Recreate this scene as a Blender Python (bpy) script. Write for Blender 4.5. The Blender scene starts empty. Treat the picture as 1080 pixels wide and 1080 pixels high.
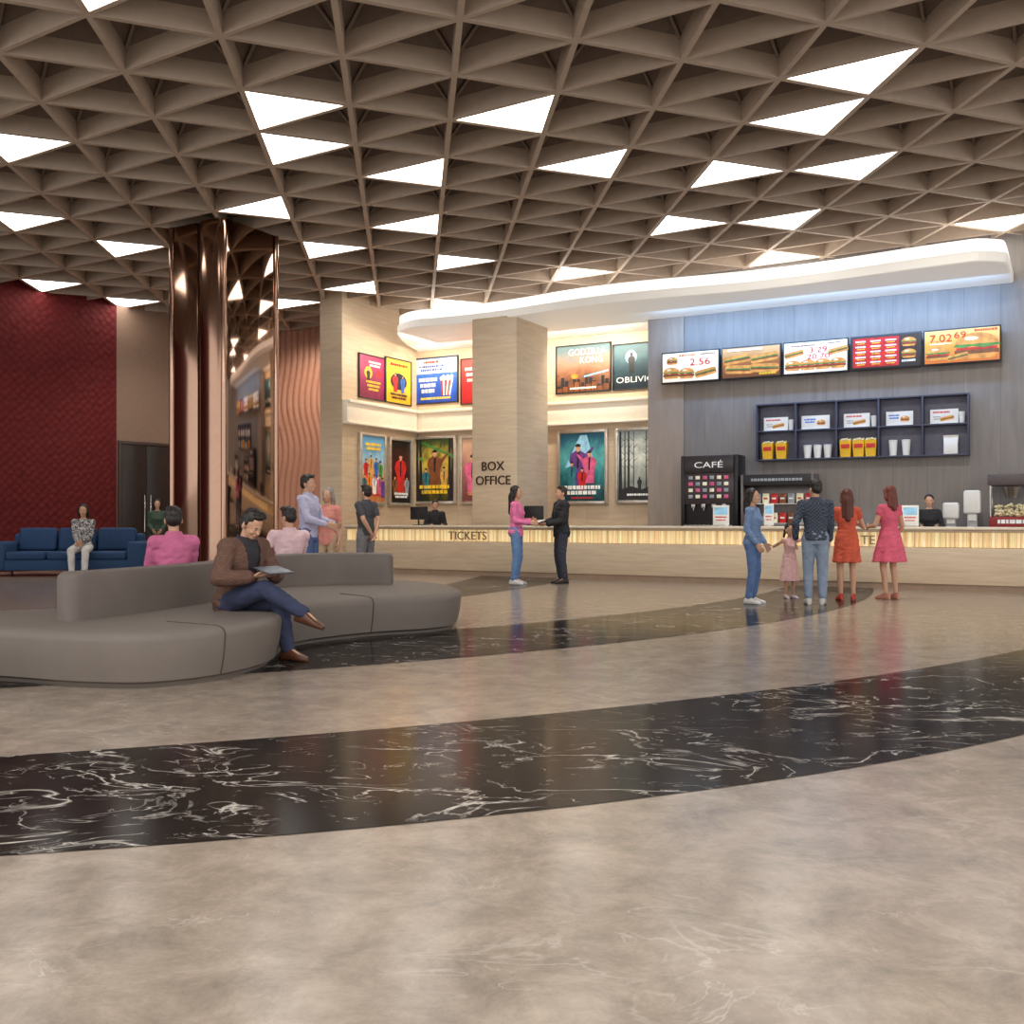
import bpy, bmesh, math, random
from mathutils import Vector, Matrix, noise
random.seed(4)
scene=bpy.context.scene; COL=scene.collection
PI=math.pi
F=1050.; CH=1.15; HY=548.
TA=math.atan2(.485,.875); ca,sa=math.cos(TA),math.sin(TA)
def ray(x): return (x-540)/F
def W(s,w,z=0): return Vector((ca*s+sa*w,-sa*s+ca*w,z))
def Dw(x,w): return w/(sa*ray(x)+ca)
def Sx(x,w): return Dw(x,w)*(ca*ray(x)-sa)
def Zw(x,y,w): return CH+(HY-y)*Dw(x,w)/F
# ------------------------------------------------------------------ materials
def lin(c):
    return tuple(((v/255)/12.92 if v/255<=.04045 else (((v/255)+.055)/1.055)**2.4) for v in c)+(1,)
MATS={}
def base(key):
    m=bpy.data.materials.new(key); m.use_nodes=True
    n=m.node_tree.nodes; b=n['Principled BSDF']; return m,n,m.node_tree.links,b
def ramp(n,stops):
    r=n.new('ShaderNodeValToRGB'); e=r.color_ramp.elements
    e[0].position,e[0].color=stops[0]; e[1].position,e[1].color=stops[-1]
    for p,c in stops[1:-1]:
        q=e.new(p); q.color=c
    return r
def sc(c,k): return tuple(min(1,v*k) for v in c[:3])+(1,)
def mat(key,rgb,rough=.6,metal=0,em=0,var=.10,scale=9,bump=0,stretch=(1,1,1),spec=.5,coat=0):
    if key in MATS: return MATS[key]
    m,n,l,b=base(key); c=lin(rgb)
    tc=n.new('ShaderNodeTexCoord'); mp=n.new('ShaderNodeMapping'); mp.inputs['Scale'].default_value=stretch
    no=n.new('ShaderNodeTexNoise'); no.inputs['Scale'].default_value=scale; no.inputs['Detail'].default_value=5
    l.new(tc.outputs['Object'],mp.inputs[0]); l.new(mp.outputs[0],no.inputs['Vector'])
    r=ramp(n,[(.3,sc(c,1-var)),(.7,sc(c,1+var))]); l.new(no.outputs['Fac'],r.inputs[0]); l.new(r.outputs[0],b.inputs['Base Color'])
    b.inputs['Roughness'].default_value=rough; b.inputs['Metallic'].default_value=metal
    b.inputs['Specular IOR Level'].default_value=spec; b.inputs['Coat Weight'].default_value=coat
    if em: l.new(r.outputs[0],b.inputs['Emission Color']); b.inputs['Emission Strength'].default_value=em
    if bump:
        bp=n.new('ShaderNodeBump'); bp.inputs['Strength'].default_value=bump; bp.inputs['Distance'].default_value=.02
        l.new(no.outputs['Fac'],bp.inputs['Height']); l.new(bp.outputs[0],b.inputs['Normal'])
    MATS[key]=m; return m
def planks(key,c1,c2,grain=(1,1,6),width=.3,axis=0,rough=.5,line=.55,pvar=.10):
    if key in MATS: return MATS[key]
    m,n,l,b=base(key); c1,c2=lin(c1),lin(c2)
    tc=n.new('ShaderNodeTexCoord'); mp=n.new('ShaderNodeMapping'); mp.inputs['Scale'].default_value=grain
    no=n.new('ShaderNodeTexNoise'); no.inputs['Scale'].default_value=3; no.inputs['Detail'].default_value=8; no.inputs['Distortion'].default_value=.6
    l.new(tc.outputs['Object'],mp.inputs[0]); l.new(mp.outputs[0],no.inputs['Vector'])
    r=ramp(n,[(.3,c1),(.7,c2)]); l.new(no.outputs['Fac'],r.inputs[0])
    sp=n.new('ShaderNodeSeparateXYZ'); l.new(tc.outputs['Object'],sp.inputs[0])
    d=n.new('ShaderNodeMath'); d.operation='DIVIDE'; d.inputs[1].default_value=width; l.new(sp.outputs[axis],d.inputs[0])
    fl=n.new('ShaderNodeMath'); fl.operation='FLOOR'; l.new(d.outputs[0],fl.inputs[0])
    wn=n.new('ShaderNodeTexWhiteNoise'); wn.noise_dimensions='1D'; l.new(fl.outputs[0],wn.inputs['W'])
    fr=n.new('ShaderNodeMath'); fr.operation='FRACT'; l.new(d.outputs[0],fr.inputs[0])
    lt=n.new('ShaderNodeMath'); lt.operation='LESS_THAN'; lt.inputs[1].default_value=.02; l.new(fr.outputs[0],lt.inputs[0])
    ma=n.new('ShaderNodeMath'); ma.operation='MULTIPLY_ADD'; ma.inputs[1].default_value=pvar; ma.inputs[2].default_value=1-pvar/2; l.new(wn.outputs['Value'],ma.inputs[0])
    mu=n.new('ShaderNodeMath'); mu.operation='MULTIPLY_ADD'; mu.inputs[1].default_value=-line; l.new(lt.outputs[0],mu.inputs[0]); l.new(ma.outputs[0],mu.inputs[2])
    mx=n.new('ShaderNodeVectorMath'); mx.operation='SCALE'; l.new(r.outputs[0],mx.inputs[0]); l.new(mu.outputs[0],mx.inputs['Scale'])
    l.new(mx.outputs[0],b.inputs['Base Color']); b.inputs['Roughness'].default_value=rough
    MATS[key]=m; return m
def marble(key,stops,vein,layers,rough,nscale,veinmix=1.,spec=.5,ior=1.5):
    m,n,l,b=base(key)
    tc=n.new('ShaderNodeTexCoord')
    no=n.new('ShaderNodeTexNoise'); no.inputs['Scale'].default_value=nscale; no.inputs['Detail'].default_value=15; no.inputs['Roughness'].default_value=.78; no.inputs['Distortion'].default_value=.3
    l.new(tc.outputs['Object'],no.inputs['Vector'])
    r=ramp(n,[(p,lin(c)) for p,c in stops]); l.new(no.outputs['Fac'],r.inputs[0])
    last=None
    for i,(vs,wd,cover,dist) in enumerate(layers):
        mp=n.new('ShaderNodeMapping'); mp.inputs['Location'].default_value=(3.1*i,7.7*i,1.3*i); mp.inputs['Rotation'].default_value=(0,0,.5+.9*i); mp.inputs['Scale'].default_value=(1,1.7,1); l.new(tc.outputs['Object'],mp.inputs[0])
        q=n.new('ShaderNodeTexNoise'); q.inputs['Scale'].default_value=vs; q.inputs['Detail'].default_value=6; q.inputs['Distortion'].default_value=dist; l.new(mp.outputs[0],q.inputs['Vector'])
        s=n.new('ShaderNodeMath'); s.operation='SUBTRACT'; s.inputs[1].default_value=.5; l.new(q.outputs['Fac'],s.inputs[0])
        a=n.new('ShaderNodeMath'); a.operation='ABSOLUTE'; l.new(s.outputs[0],a.inputs[0])
        vr=ramp(n,[(0,(1,1,1,1)),(wd*.35,(.5,.5,.5,1)),(wd,(0,0,0,1))]); l.new(a.outputs[0],vr.inputs[0])
        q2=n.new('ShaderNodeTexNoise'); q2.inputs['Scale'].default_value=vs*1.1; q2.inputs['Detail'].default_value=5; l.new(mp.outputs[0],q2.inputs['Vector'])
        cr=ramp(n,[(cover,(0,0,0,1)),(cover+.14,(1,1,1,1))]); l.new(q2.outputs['Fac'],cr.inputs[0])
        mm=n.new('ShaderNodeMath'); mm.operation='MULTIPLY'; l.new(vr.outputs[0],mm.inputs[0]); l.new(cr.outputs[0],mm.inputs[1])
        if last is None: last=mm
        else:
            mxm=n.new('ShaderNodeMath'); mxm.operation='MAXIMUM'; l.new(last.outputs[0],mxm.inputs[0]); l.new(mm.outputs[0],mxm.inputs[1]); last=mxm
    k=n.new('ShaderNodeMath'); k.operation='MULTIPLY'; k.inputs[1].default_value=veinmix; l.new(last.outputs[0],k.inputs[0])
    mx=n.new('ShaderNodeMix'); mx.data_type='RGBA'; l.new(k.outputs[0],mx.inputs[0]); l.new(r.outputs[0],mx.inputs[6]); mx.inputs[7].default_value=lin(vein)
    l.new(mx.outputs[2],b.inputs['Base Color']); b.inputs['Roughness'].default_value=rough; b.inputs['Specular IOR Level'].default_value=spec; b.inputs['IOR'].default_value=ior
    return m
def grad(key,cols,em=.4,nz=.35,scale=4):
    if key in MATS: return MATS[key]
    m,n,l,b=base(key)
    tc=n.new('ShaderNodeTexCoord'); sp=n.new('ShaderNodeSeparateXYZ'); l.new(tc.outputs['Generated'],sp.inputs[0])
    no=n.new('ShaderNodeTexNoise'); no.inputs['Scale'].default_value=scale; no.inputs['Detail'].default_value=7; no.inputs['Distortion'].default_value=.8; l.new(tc.outputs['Generated'],no.inputs['Vector'])
    ma=n.new('ShaderNodeMath'); ma.operation='MULTIPLY_ADD'; ma.inputs[1].default_value=nz*2; l.new(no.outputs['Fac'],ma.inputs[0]); l.new(sp.outputs[2],ma.inputs[2])
    su=n.new('ShaderNodeMath'); su.operation='SUBTRACT'; su.inputs[1].default_value=nz; l.new(ma.outputs[0],su.inputs[0])
    N=len(cols); r=ramp(n,[(.08+.84*i/(N-1),lin(c)) for i,c in enumerate(cols)]); l.new(su.outputs[0],r.inputs[0])
    l.new(r.outputs[0],b.inputs['Base Color']); l.new(r.outputs[0],b.inputs['Emission Color']); b.inputs['Emission Strength'].default_value=em
    b.inputs['Roughness'].default_value=.4; MATS[key]=m; return m
# ------------------------------------------------------------------ mesh builder
class MB:
    def __init__(s): s.v=[];s.f=[];s.mi=[];s.cur=0;s.xf=None
    def add(s,vs,fs):
        o=len(s.v)
        if s.xf is not None: vs=[s.xf@Vector(v) for v in vs]
        s.v+=[tuple(v) for v in vs]; s.f+=[tuple(i+o for i in f) for f in fs]; s.mi+=[s.cur]*len(fs); return s
    def box(s,x0,x1,y0,y1,z0,z1):
        return s.add([(x0,y0,z0),(x1,y0,z0),(x1,y1,z0),(x0,y1,z0),(x0,y0,z1),(x1,y0,z1),(x1,y1,z1),(x0,y1,z1)],
            [(0,3,2,1),(4,5,6,7),(0,1,5,4),(1,2,6,5),(2,3,7,6),(3,0,4,7)])
    def loft(s,rings,caps=True,closed=True):
        n=len(rings[0]); vs=[p for r in rings for p in r]; fs=[]
        for i in range(len(rings)-1):
            for j in range(n if closed else n-1):
                k=(j+1)%n; fs.append((i*n+j,i*n+k,(i+1)*n+k,(i+1)*n+j))
        if caps:
            fs.append(tuple(range(n-1,-1,-1))); fs.append(tuple((len(rings)-1)*n+j for j in range(n)))
        return s.add(vs,fs)
    def tube(s,pts,r,n=8,caps=True):
        pts=[Vector(p) for p in pts]; rr=r if isinstance(r,(list,tuple)) else [r]*len(pts)
        rings=[]; N=None
        for i,p in enumerate(pts):
            t=(pts[min(i+1,len(pts)-1)]-pts[max(i-1,0)])
            if t.length<1e-9: t=Vector((0,0,1))
            t.normalize()
            if N is None: N=t.orthogonal()
            N=N-t*N.dot(t); N.normalize(); B=t.cross(N)
            rings.append([p+(N*math.cos(2*PI*k/n)+B*math.sin(2*PI*k/n))*rr[i] for k in range(n)])
        return s.loft(rings,caps)
    def cap(s,p0,p1,r0,r1,n=14):
        p0,p1=Vector(p0),Vector(p1); d=p1-p0
        if d.length<1e-6: d=Vector((0,0,1e-5)); p1=p0+d
        d=d.normalized(); P=[];R=[]
        for a in (-88,-60,-30,0): P.append(p0+d*r0*math.sin(math.radians(a))); R.append(r0*math.cos(math.radians(a)))
        for a in (0,30,60,88): P.append(p1+d*r1*math.sin(math.radians(a))); R.append(r1*math.cos(math.radians(a)))
        N=d.orthogonal().normalized(); B=d.cross(N)
        return s.loft([[p+(N*math.cos(2*PI*k/n)+B*math.sin(2*PI*k/n))*q for k in range(n)] for p,q in zip(P,R)])
    def ell(s,c,r,n=16,m=10):
        rings=[]
        for i in range(m+1):
            a=-PI/2+PI*i/m; a=max(-PI/2+.03,min(PI/2-.03,a))
            rings.append([(c[0]+r[0]*math.cos(a)*math.cos(2*PI*k/n),c[1]+r[1]*math.cos(a)*math.sin(2*PI*k/n),c[2]+r[2]*math.sin(a)) for k in range(n)])
        return s.loft(rings)
    def lathe(s,prof,c=(0,0,0),n=20):
        return s.loft([[(c[0]+r*math.cos(2*PI*k/n),c[1]+r*math.sin(2*PI*k/n),c[2]+z) for k in range(n)] for r,z in prof])
    def prism(s,poly,z0,z1):
        return s.loft([[(p[0],p[1],z0) for p in poly],[(p[0],p[1],z1) for p in poly]])
    def flat(s,pts,y): return s.add([(p[0],y,p[1]) for p in pts],[tuple(range(len(pts)))])
    def fell(s,cx,cz,rx,rz,y,n=18,a0=0,a1=2*PI):
        return s.flat([(cx+rx*math.cos(a0+(a1-a0)*k/n),cz+rz*math.sin(a0+(a1-a0)*k/n)) for k in range(n+(0 if a1-a0>6.2 else 1))],y)
    def frect(s,x0,x1,z0,z1,y): return s.flat([(x0,z0),(x1,z0),(x1,z1),(x0,z1)],y)
    def build(s,name,mats,parent=None,smooth=False,bevel=0,seg=2,recalc=True):
        me=bpy.data.meshes.new(name); me.from_pydata(s.v,[],s.f)
        if not isinstance(mats,(list,tuple)): mats=[mats]
        for m in mats: me.materials.append(m)
        me.polygons.foreach_set('material_index',s.mi)
        bm=bmesh.new(); bm.from_mesh(me)
        if recalc: bmesh.ops.recalc_face_normals(bm,faces=bm.faces)
        if bevel:
            bmesh.ops.bevel(bm,geom=[e for e in bm.edges if len(e.link_faces)==2 and e.calc_face_angle(0)>.5],offset=bevel,segments=seg,affect='EDGES',profile=.5,clamp_overlap=True)
        bm.to_mesh(me); bm.free()
        if smooth or bevel:
            me.polygons.foreach_set('use_smooth',[True]*len(me.polygons)); me.set_sharp_from_angle(angle=math.radians(45))
        o=bpy.data.objects.new(name,me); COL.objects.link(o)
        if parent: o.parent=parent
        return o
def remesh(mb,name,m,parent,vox,it=3,cut=None,wr=None):
    o=mb.build(name,m,parent)
    r=o.modifiers.new('r','REMESH'); r.mode='VOXEL'; r.voxel_size=vox
    s=o.modifiers.new('s','SMOOTH'); s.factor=.5; s.iterations=it
    dg=bpy.context.evaluated_depsgraph_get()
    me=bpy.data.meshes.new_from_object(o.evaluated_get(dg))
    o.modifiers.clear(); old=o.data; o.data=me; bpy.data.meshes.remove(old); me.name=name
    if not me.materials: me.materials.append(m)
    if wr:      # cloth folds / hair strands as real relief
        amp,fx,fy,fz=wr; cs=[]
        for v in me.vertices:
            c=v.co; n1=noise.noise(Vector((c.x*fx+c.z*3,c.y*fy,c.z*fz))); n2=noise.noise(Vector((c.x*fx*2.1,c.y*fy*2.1+5,c.z*fz*1.7-c.x*6)))
            cs.append(c+v.normal*amp*((1-2*abs(n1))*.7+.5*n2-.35))
        for v,c in zip(me.vertices,cs): v.co=c
    if cut:
        bm=bmesh.new(); bm.from_mesh(me)
        bmesh.ops.delete(bm,geom=[f for f in bm.faces if cut(f.calc_center_median())],context='FACES'); bm.to_mesh(me); bm.free()
    me.polygons.foreach_set('use_smooth',[True]*len(me.polygons))
    return o
def tag(o,label,cat,group=None):
    o['label']=label; o['category']=cat
    if group: o['group']=group
    return o
def thing(name,label,cat,loc=(0,0,0),rz=0,group=None):
    o=bpy.data.objects.new(name,None); o.empty_display_size=.1; COL.objects.link(o); o.location=loc; o.rotation_euler=(0,0,rz)
    return tag(o,label,cat,group)
def struct(mb,name,m,loc=(0,0,0),rz=0,**k):
    o=mb.build(name,m,None,**k); o.location=loc; o.rotation_euler=(0,0,rz); o['kind']='structure'; return o
def text(body,width,m,parent,loc,name='lettering',ext=.006,height=None):
    cu=bpy.data.curves.new(name,'FONT'); cu.body=body; cu.align_x='CENTER'; cu.align_y='CENTER'; cu.extrude=.01; cu.size=1; cu.resolution_u=3
    o=bpy.data.objects.new('tmp',cu); COL.objects.link(o)
    dg=bpy.context.evaluated_depsgraph_get(); me=bpy.data.meshes.new_from_object(o.evaluated_get(dg))
    bpy.data.objects.remove(o); bpy.data.curves.remove(cu)
    xs=[v.co.x for v in me.vertices]; ys=[v.co.y for v in me.vertices]
    cx,cy=(min(xs)+max(xs))/2,(min(ys)+max(ys))/2
    kx=width/(max(xs)-min(xs)); ky=kx if height is None else height/(max(ys)-min(ys))
    for v in me.vertices: v.co=Vector(((v.co.x-cx)*kx,-v.co.z/.01*ext,(v.co.y-cy)*ky))
    me.materials.clear(); me.materials.append(m)
    t=bpy.data.objects.new(name,me); COL.objects.link(t); t.parent=parent; t.location=loc
    return t
def catmull(P,n=8,closed=False):
    P=[Vector(p) for p in P]; out=[]; N=len(P)
    for i in range(N if closed else N-1):
        g=lambda j:P[j%N] if closed else P[max(0,min(N-1,j))]
        a,b,c,d=g(i-1),g(i),g(i+1),g(i+2)
        for k in range(n):
            t=k/n; out.append(.5*((2*b)+(c-a)*t+(2*a-5*b+4*c-d)*t*t+(-a+3*b-3*c+d)*t**3))
    if not closed: out.append(P[-1])
    return out
def inset(P,d):
    N=len(P); area=sum(P[i].x*P[(i+1)%N].y-P[(i+1)%N].x*P[i].y for i in range(N)); sg=1 if area>0 else -1
    out=[]
    for i in range(N):
        t=(P[(i+1)%N]-P[i-1]).normalized(); out.append(P[i]+Vector((-t.y,t.x))*d*sg)
    return out
def area(loc,target,sx,sy,e,col=(1,1,1)):
    li=bpy.data.lights.new('wash_fill_light','AREA'); li.shape='RECTANGLE'; li.size=sx; li.size_y=sy; li.energy=e; li.color=col
    o=bpy.data.objects.new('wash_fill_light',li); COL.objects.link(o); o.location=loc
    o.rotation_euler=(Vector(target)-Vector(loc)).to_track_quat('-Z','Y').to_euler(); return o
def spot(loc,target,e,ang=100,col=(1,.96,.91),r=.04):  # added fill light below the ceiling, not a fixture of the lobby
    li=bpy.data.lights.new('fill_spot','SPOT'); li.energy=e; li.color=col; li.spot_size=math.radians(ang); li.spot_blend=.8; li.shadow_soft_size=r
    o=bpy.data.objects.new('fill_spot',li); COL.objects.link(o); o.location=loc
    o.rotation_euler=(Vector(target)-Vector(loc)).to_track_quat('-Z','Y').to_euler(); return o
# ------------------------------------------------------------------ camera + world
cam=bpy.data.cameras.new('camera'); cam.lens=35; cam.sensor_width=36; cam.shift_y=8/1080; cam.clip_end=200
co=bpy.data.objects.new('camera',cam); COL.objects.link(co); co.location=(0,0,CH); co.rotation_euler=(PI/2,0,0); scene.camera=co
wd=bpy.data.worlds.new('world'); scene.world=wd; wd.use_nodes=True
bg=wd.node_tree.nodes['Background']; bg.inputs[0].default_value=(1,.985,.97,1); bg.inputs[1].default_value=1.4
scene.view_settings.view_transform='Standard'
# ------------------------------------------------------------------ floor
beige=marble('beige_marble',[(.28,(118,105,94)),(.5,(153,138,123)),(.72,(184,168,151))],(206,196,184),[(.8,.010,.50,1.5),(2.2,.008,.52,1.0)],.20,3.4,.42,.5)
black=marble('black_marble',[(.3,(27,24,23)),(.55,(41,36,33)),(.78,(62,54,48))],(226,216,204),[(1.0,.012,.45,1.1),(2.2,.010,.47,.9),(4.5,.010,.55,.7)],.14,2.4,.8,.3,1.13)
mb=MB(); mb.box(-17,14,-4,31,-.2,0); struct(mb,'floor',beige)
def circ(p,q,r):
    ax,ay=p;bx,by=q;cx,cy=r; d=2*(ax*(by-cy)+bx*(cy-ay)+cx*(ay-by))
    ux=((ax*ax+ay*ay)*(by-cy)+(bx*bx+by*by)*(cy-ay)+(cx*cx+cy*cy)*(ay-by))/d
    uy=((ax*ax+ay*ay)*(cx-bx)+(bx*bx+by*by)*(ax-cx)+(cx*cx+cy*cy)*(bx-ax))/d
    return Vector((ux,uy)),math.hypot(ax-ux,ay-uy)
def arc(p,q,r,e0,e1,n=60):
    c,R=circ(p,q,r); a0=math.atan2(p[1]-c.y,p[0]-c.x); a1=math.atan2(r[1]-c.y,r[0]-c.x)
    a0-=e0; a1+=e1
    return [(c.x+R*math.cos(a0+(a1-a0)*k/n),c.y+R*math.sin(a0+(a1-a0)*k/n)) for k in range(n+1)]
bands=[(arc((-1.75,3.40),(0,3.895),(2.736,5.32),.25,.25),arc((-2.4,4.85),(0,5.78),(4.53,8.81),.22,.15)),
       (arc((-1.73,7.55),(2.55,10.75),(5.40,15.0),.3,.16),arc((-.6,10.4),(2.25,13.1),(4.75,17.2),.3,.02)),
       (arc((-.84,14.7),(0,16.3),(1.2,19.5),.35,.0),arc((-1.36,16.8),(-.93,18.7),(-.59,20.6),.25,0))]
for i,(o_,i_) in enumerate(bands):
    mb=MB(); n=len(o_)
    mb.add([(p[0],p[1],.003) for p in o_]+[(p[0],p[1],.003) for p in i_],[(k,k+1,n+k+1,n+k) for k in range(n-1)])
    struct(mb,'trim_%d'%(i+1),black)
# ------------------------------------------------------------------ ceiling
CZ=6.30
A=Vector((-.132,1.297)); B=Vector((1.222,.463)); O=Vector((.554,12.015))
litA={(0,0),(1,1),(2,-1),(-1,3),(0,4),(4,-1),(2,4),(8,-2),(4,-3),(-2,3),(1,7)}
litC={(2,-3),(1,-3),(1,2),(6,-3),(6,-1),(6,1),(3,2),(4,4),(-1,-4),(7,-6),(6,-7),(3,-6),(10,-8),(11,-7),(10,-4),(12,-3),(9,-1)}
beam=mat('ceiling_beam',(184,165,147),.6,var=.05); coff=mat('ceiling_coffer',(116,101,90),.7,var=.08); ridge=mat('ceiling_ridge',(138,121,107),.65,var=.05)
glow=mat('light_panel',(255,252,246),.5,em=7,var=.0); frm=mat('light_frame',(205,185,168),.5)
mb=MB(); lights=[]
for m in range(-8,16):
    for n in range(-14,12):
        for kind in 'AC':
            P=O+A*m+B*n
            T=[P,P+A,P+A-B] if kind=='A' else [P,P+A,P+B]
            c=(T[0]+T[1]+T[2])/3
            if not(4<c.y<29 and -14.5<c.x<11.5): continue
            if sa*c.x+ca*c.y>21.6 and c.x>-5: continue
            lit=((m,n) in (litA if kind=='A' else litC))
            I=[p+(c-p)*(.06 if lit else .08) for p in T]
            mb.cur=0
            for k in range(3):
                j=(k+1)%3
                mb.add([(T[k].x,T[k].y,CZ),(T[j].x,T[j].y,CZ),(I[j].x,I[j].y,CZ),(I[k].x,I[k].y,CZ)],[(0,1,2,3)])
                mb.add([(I[k].x,I[k].y,CZ),(I[j].x,I[j].y,CZ),(I[j].x,I[j].y,CZ+.26),(I[k].x,I[k].y,CZ+.26)],[(0,1,2,3)])
            if lit: lights.append((c,I)); continue
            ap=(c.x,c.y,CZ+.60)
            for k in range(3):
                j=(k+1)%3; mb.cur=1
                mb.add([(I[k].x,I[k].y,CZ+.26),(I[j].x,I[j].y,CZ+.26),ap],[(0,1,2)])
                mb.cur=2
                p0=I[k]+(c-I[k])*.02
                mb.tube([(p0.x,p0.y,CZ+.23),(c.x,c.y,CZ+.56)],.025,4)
mb.cur=1; mb.box(-15,12,3,30,CZ+.65,CZ+.75)
struct(mb,'ceiling',[beam,coff,ridge],recalc=False)
for c,I in lights:
    t=thing('ceiling_light','white glowing triangular light panel set flush in the coffered ceiling','ceiling light',(c.x,c.y,CZ),0,'triangular ceiling lights')
    J=[(p-c)*.99 for p in I]; K=[(p-c)*.97 for p in I]
    q=MB(); q.prism(K,.012,.03); q.build('diffuser',glow,t)
    q=MB()
    for k in range(3):
        j=(k+1)%3; q.loft([[(J[k].x,J[k].y,0),(J[j].x,J[j].y,0),(K[j].x,K[j].y,0),(K[k].x,K[k].y,0)],[(J[k].x,J[k].y,.03),(J[j].x,J[j].y,.03),(K[j].x,K[j].y,.03),(K[k].x,K[k].y,.03)]])
    q.build('frame',frm,t)
# ------------------------------------------------------------------ walls
wood=planks('tan_wood',(202,180,152),(218,198,170),(.5,.5,5),1.2,0,.45,.10,.05)
woodh=planks('counter_wood',(198,176,148),(216,196,168),(.5,1,6),.30,2,.4,.10,.05)
cafe=planks('cafe_wood',(128,121,117),(144,136,130),(3,3,.35),.62,0,.5,.22,.06)
def redmat():
    m,n,l,b=base('red_quilted'); tc=n.new('ShaderNodeTexCoord'); mp=n.new('ShaderNodeMapping'); mp.inputs['Rotation'].default_value=(0,PI/4,0)
    ch=n.new('ShaderNodeTexVoronoi'); ch.inputs['Scale'].default_value=7; ch.distance='EUCLIDEAN'; ch.inputs['Randomness'].default_value=.4
    l.new(tc.outputs['Object'],mp.inputs[0]); l.new(mp.outputs[0],ch.inputs['Vector'])
    r=ramp(n,[(.1,lin((106,32,32))),(.8,lin((86,25,26)))]); l.new(ch.outputs['Distance'],r.inputs[0]); l.new(r.outputs[0],b.inputs['Base Color'])
    bp=n.new('ShaderNodeBump'); bp.inputs['Strength'].default_value=.6; bp.inputs['Distance'].default_value=.05; bp.invert=True
    l.new(ch.outputs['Distance'],bp.inputs['Height']); l.new(bp.outputs[0],b.inputs['Normal']); b.inputs['Roughness'].default_value=.7; b.inputs['Specular IOR Level'].default_value=.2
    return m
WL=Vector((.615,.788)); q0=Vector((-9.5,23.92)); rzW=math.atan2(.788,.615)
mb=MB(); mb.box(-14,0,0,.2,0,6.9); struct(mb,'wall_left',redmat(),(q0.x,q0.y,0),rzW)
mb=MB(); mb.box(0,5.2,0,.2,0,6.9); struct(mb,'wall_rear_left',mat('brown_wall',(136,110,92),.6,var=.06),(q0.x,q0.y,0),rzW)
d=bpy.data.objects.new('door_1',None); COL.objects.link(d); d.location=(q0.x,q0.y,0); d.rotation_euler=(0,0,rzW); d['kind']='structure'; d['label']='dark double door between the red wall and the mirrored column'
dk=mat('door_dark',(42,34,31),.35); mtl=mat('brushed_steel',(190,185,178),.25,1)
mb=MB(); mb.box(.02,.10,-.08,0,0,3.05); mb.box(1.42,1.5,-.08,0,0,3.05); mb.box(.1,1.42,-.08,0,2.97,3.05); mb.build('door_frame',mat('door_frame',(66,52,45),.4),d,bevel=.008)
for x0,x1,hx in ((.105,.755,.68),(.765,1.415,.84)):
    mb=MB(); mb.box(x0,x1,-.06,-.005,.01,2.96); lf=mb.build('door_leaf',dk,d,bevel=.006)
    mb=MB(); mb.tube([(hx,-.062,.85),(hx,-.11,.85),(hx,-.11,1.75),(hx,-.062,1.75)],.014); mb.build('handle',mtl,lf,smooth=True)
mb=MB(); ns,nz=200,50; vs=[];fs=[]
s0,s1=-19.25,-15.3
for j in range(nz+1):
    z=6.6*j/nz
    for i in range(ns+1):
        x=(s1-s0)*i/ns; ph=x+.10*math.sin(z*1.7)+.05*math.sin(z*3.1+1)
        vs.append((x,-.06*abs(math.sin(ph*PI/.21)),z))
for j in range(nz):
    for i in range(ns): a=j*(ns+1)+i; fs.append((a,a+1,a+ns+2,a+ns+1))
mb.add(vs,fs); o=struct(mb,'wall_rear',mat('wavy_panel',(184,132,108),.5,var=.05),W(s0,21.0),-TA,smooth=True)
RW=21.3; SL=-14.6; SR=-7.83; CW=20.2
mb=MB(); mb.box(0,SR-SL+.1,0,.2,0,6.9); struct(mb,'wall_back',wood,W(SL,RW),-TA)
mb=MB(); mb.box(-.65,0,0,RW+.2-18.23,0,6.9); struct(mb,'wall_back_left',wood,W(SL,18.23),-TA)
mb=MB(); mb.box(0,14,0,.3,0,6.9); mb.box(0,.2,.3,RW-CW+.2,0,6.9); struct(mb,'wall_right',cafe,W(SR,CW),-TA)
mb=MB(); mb.box(0,.80,-.035,0,0,5.5); struct(mb,'trim_4',planks('fin_wood',(156,140,126),(168,152,138),(3,3,.4),.8,0,.5,.2,.05),W(SR,CW),-TA)
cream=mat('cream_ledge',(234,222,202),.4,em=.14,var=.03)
mb=MB()
L=SR-SL
mb.box(0,L,-.14,0,3.42,3.88); mb.box(0,L,-.22,0,3.86,3.93); mb.box(0,L,-.20,0,3.38,3.43)
struct(mb,'trim_5',cream,W(SL,RW),-TA,bevel=.008)
mb=MB(); L2=RW-18.23
mb.box(0,.14,0.02,L2-.22,3.42,3.88); mb.box(0,.22,.02,L2-.23,3.86,3.93); mb.box(0,.20,.02,L2-.21,3.38,3.43)
struct(mb,'trim_6',cream,W(SL,18.23),-TA,bevel=.008)
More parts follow.
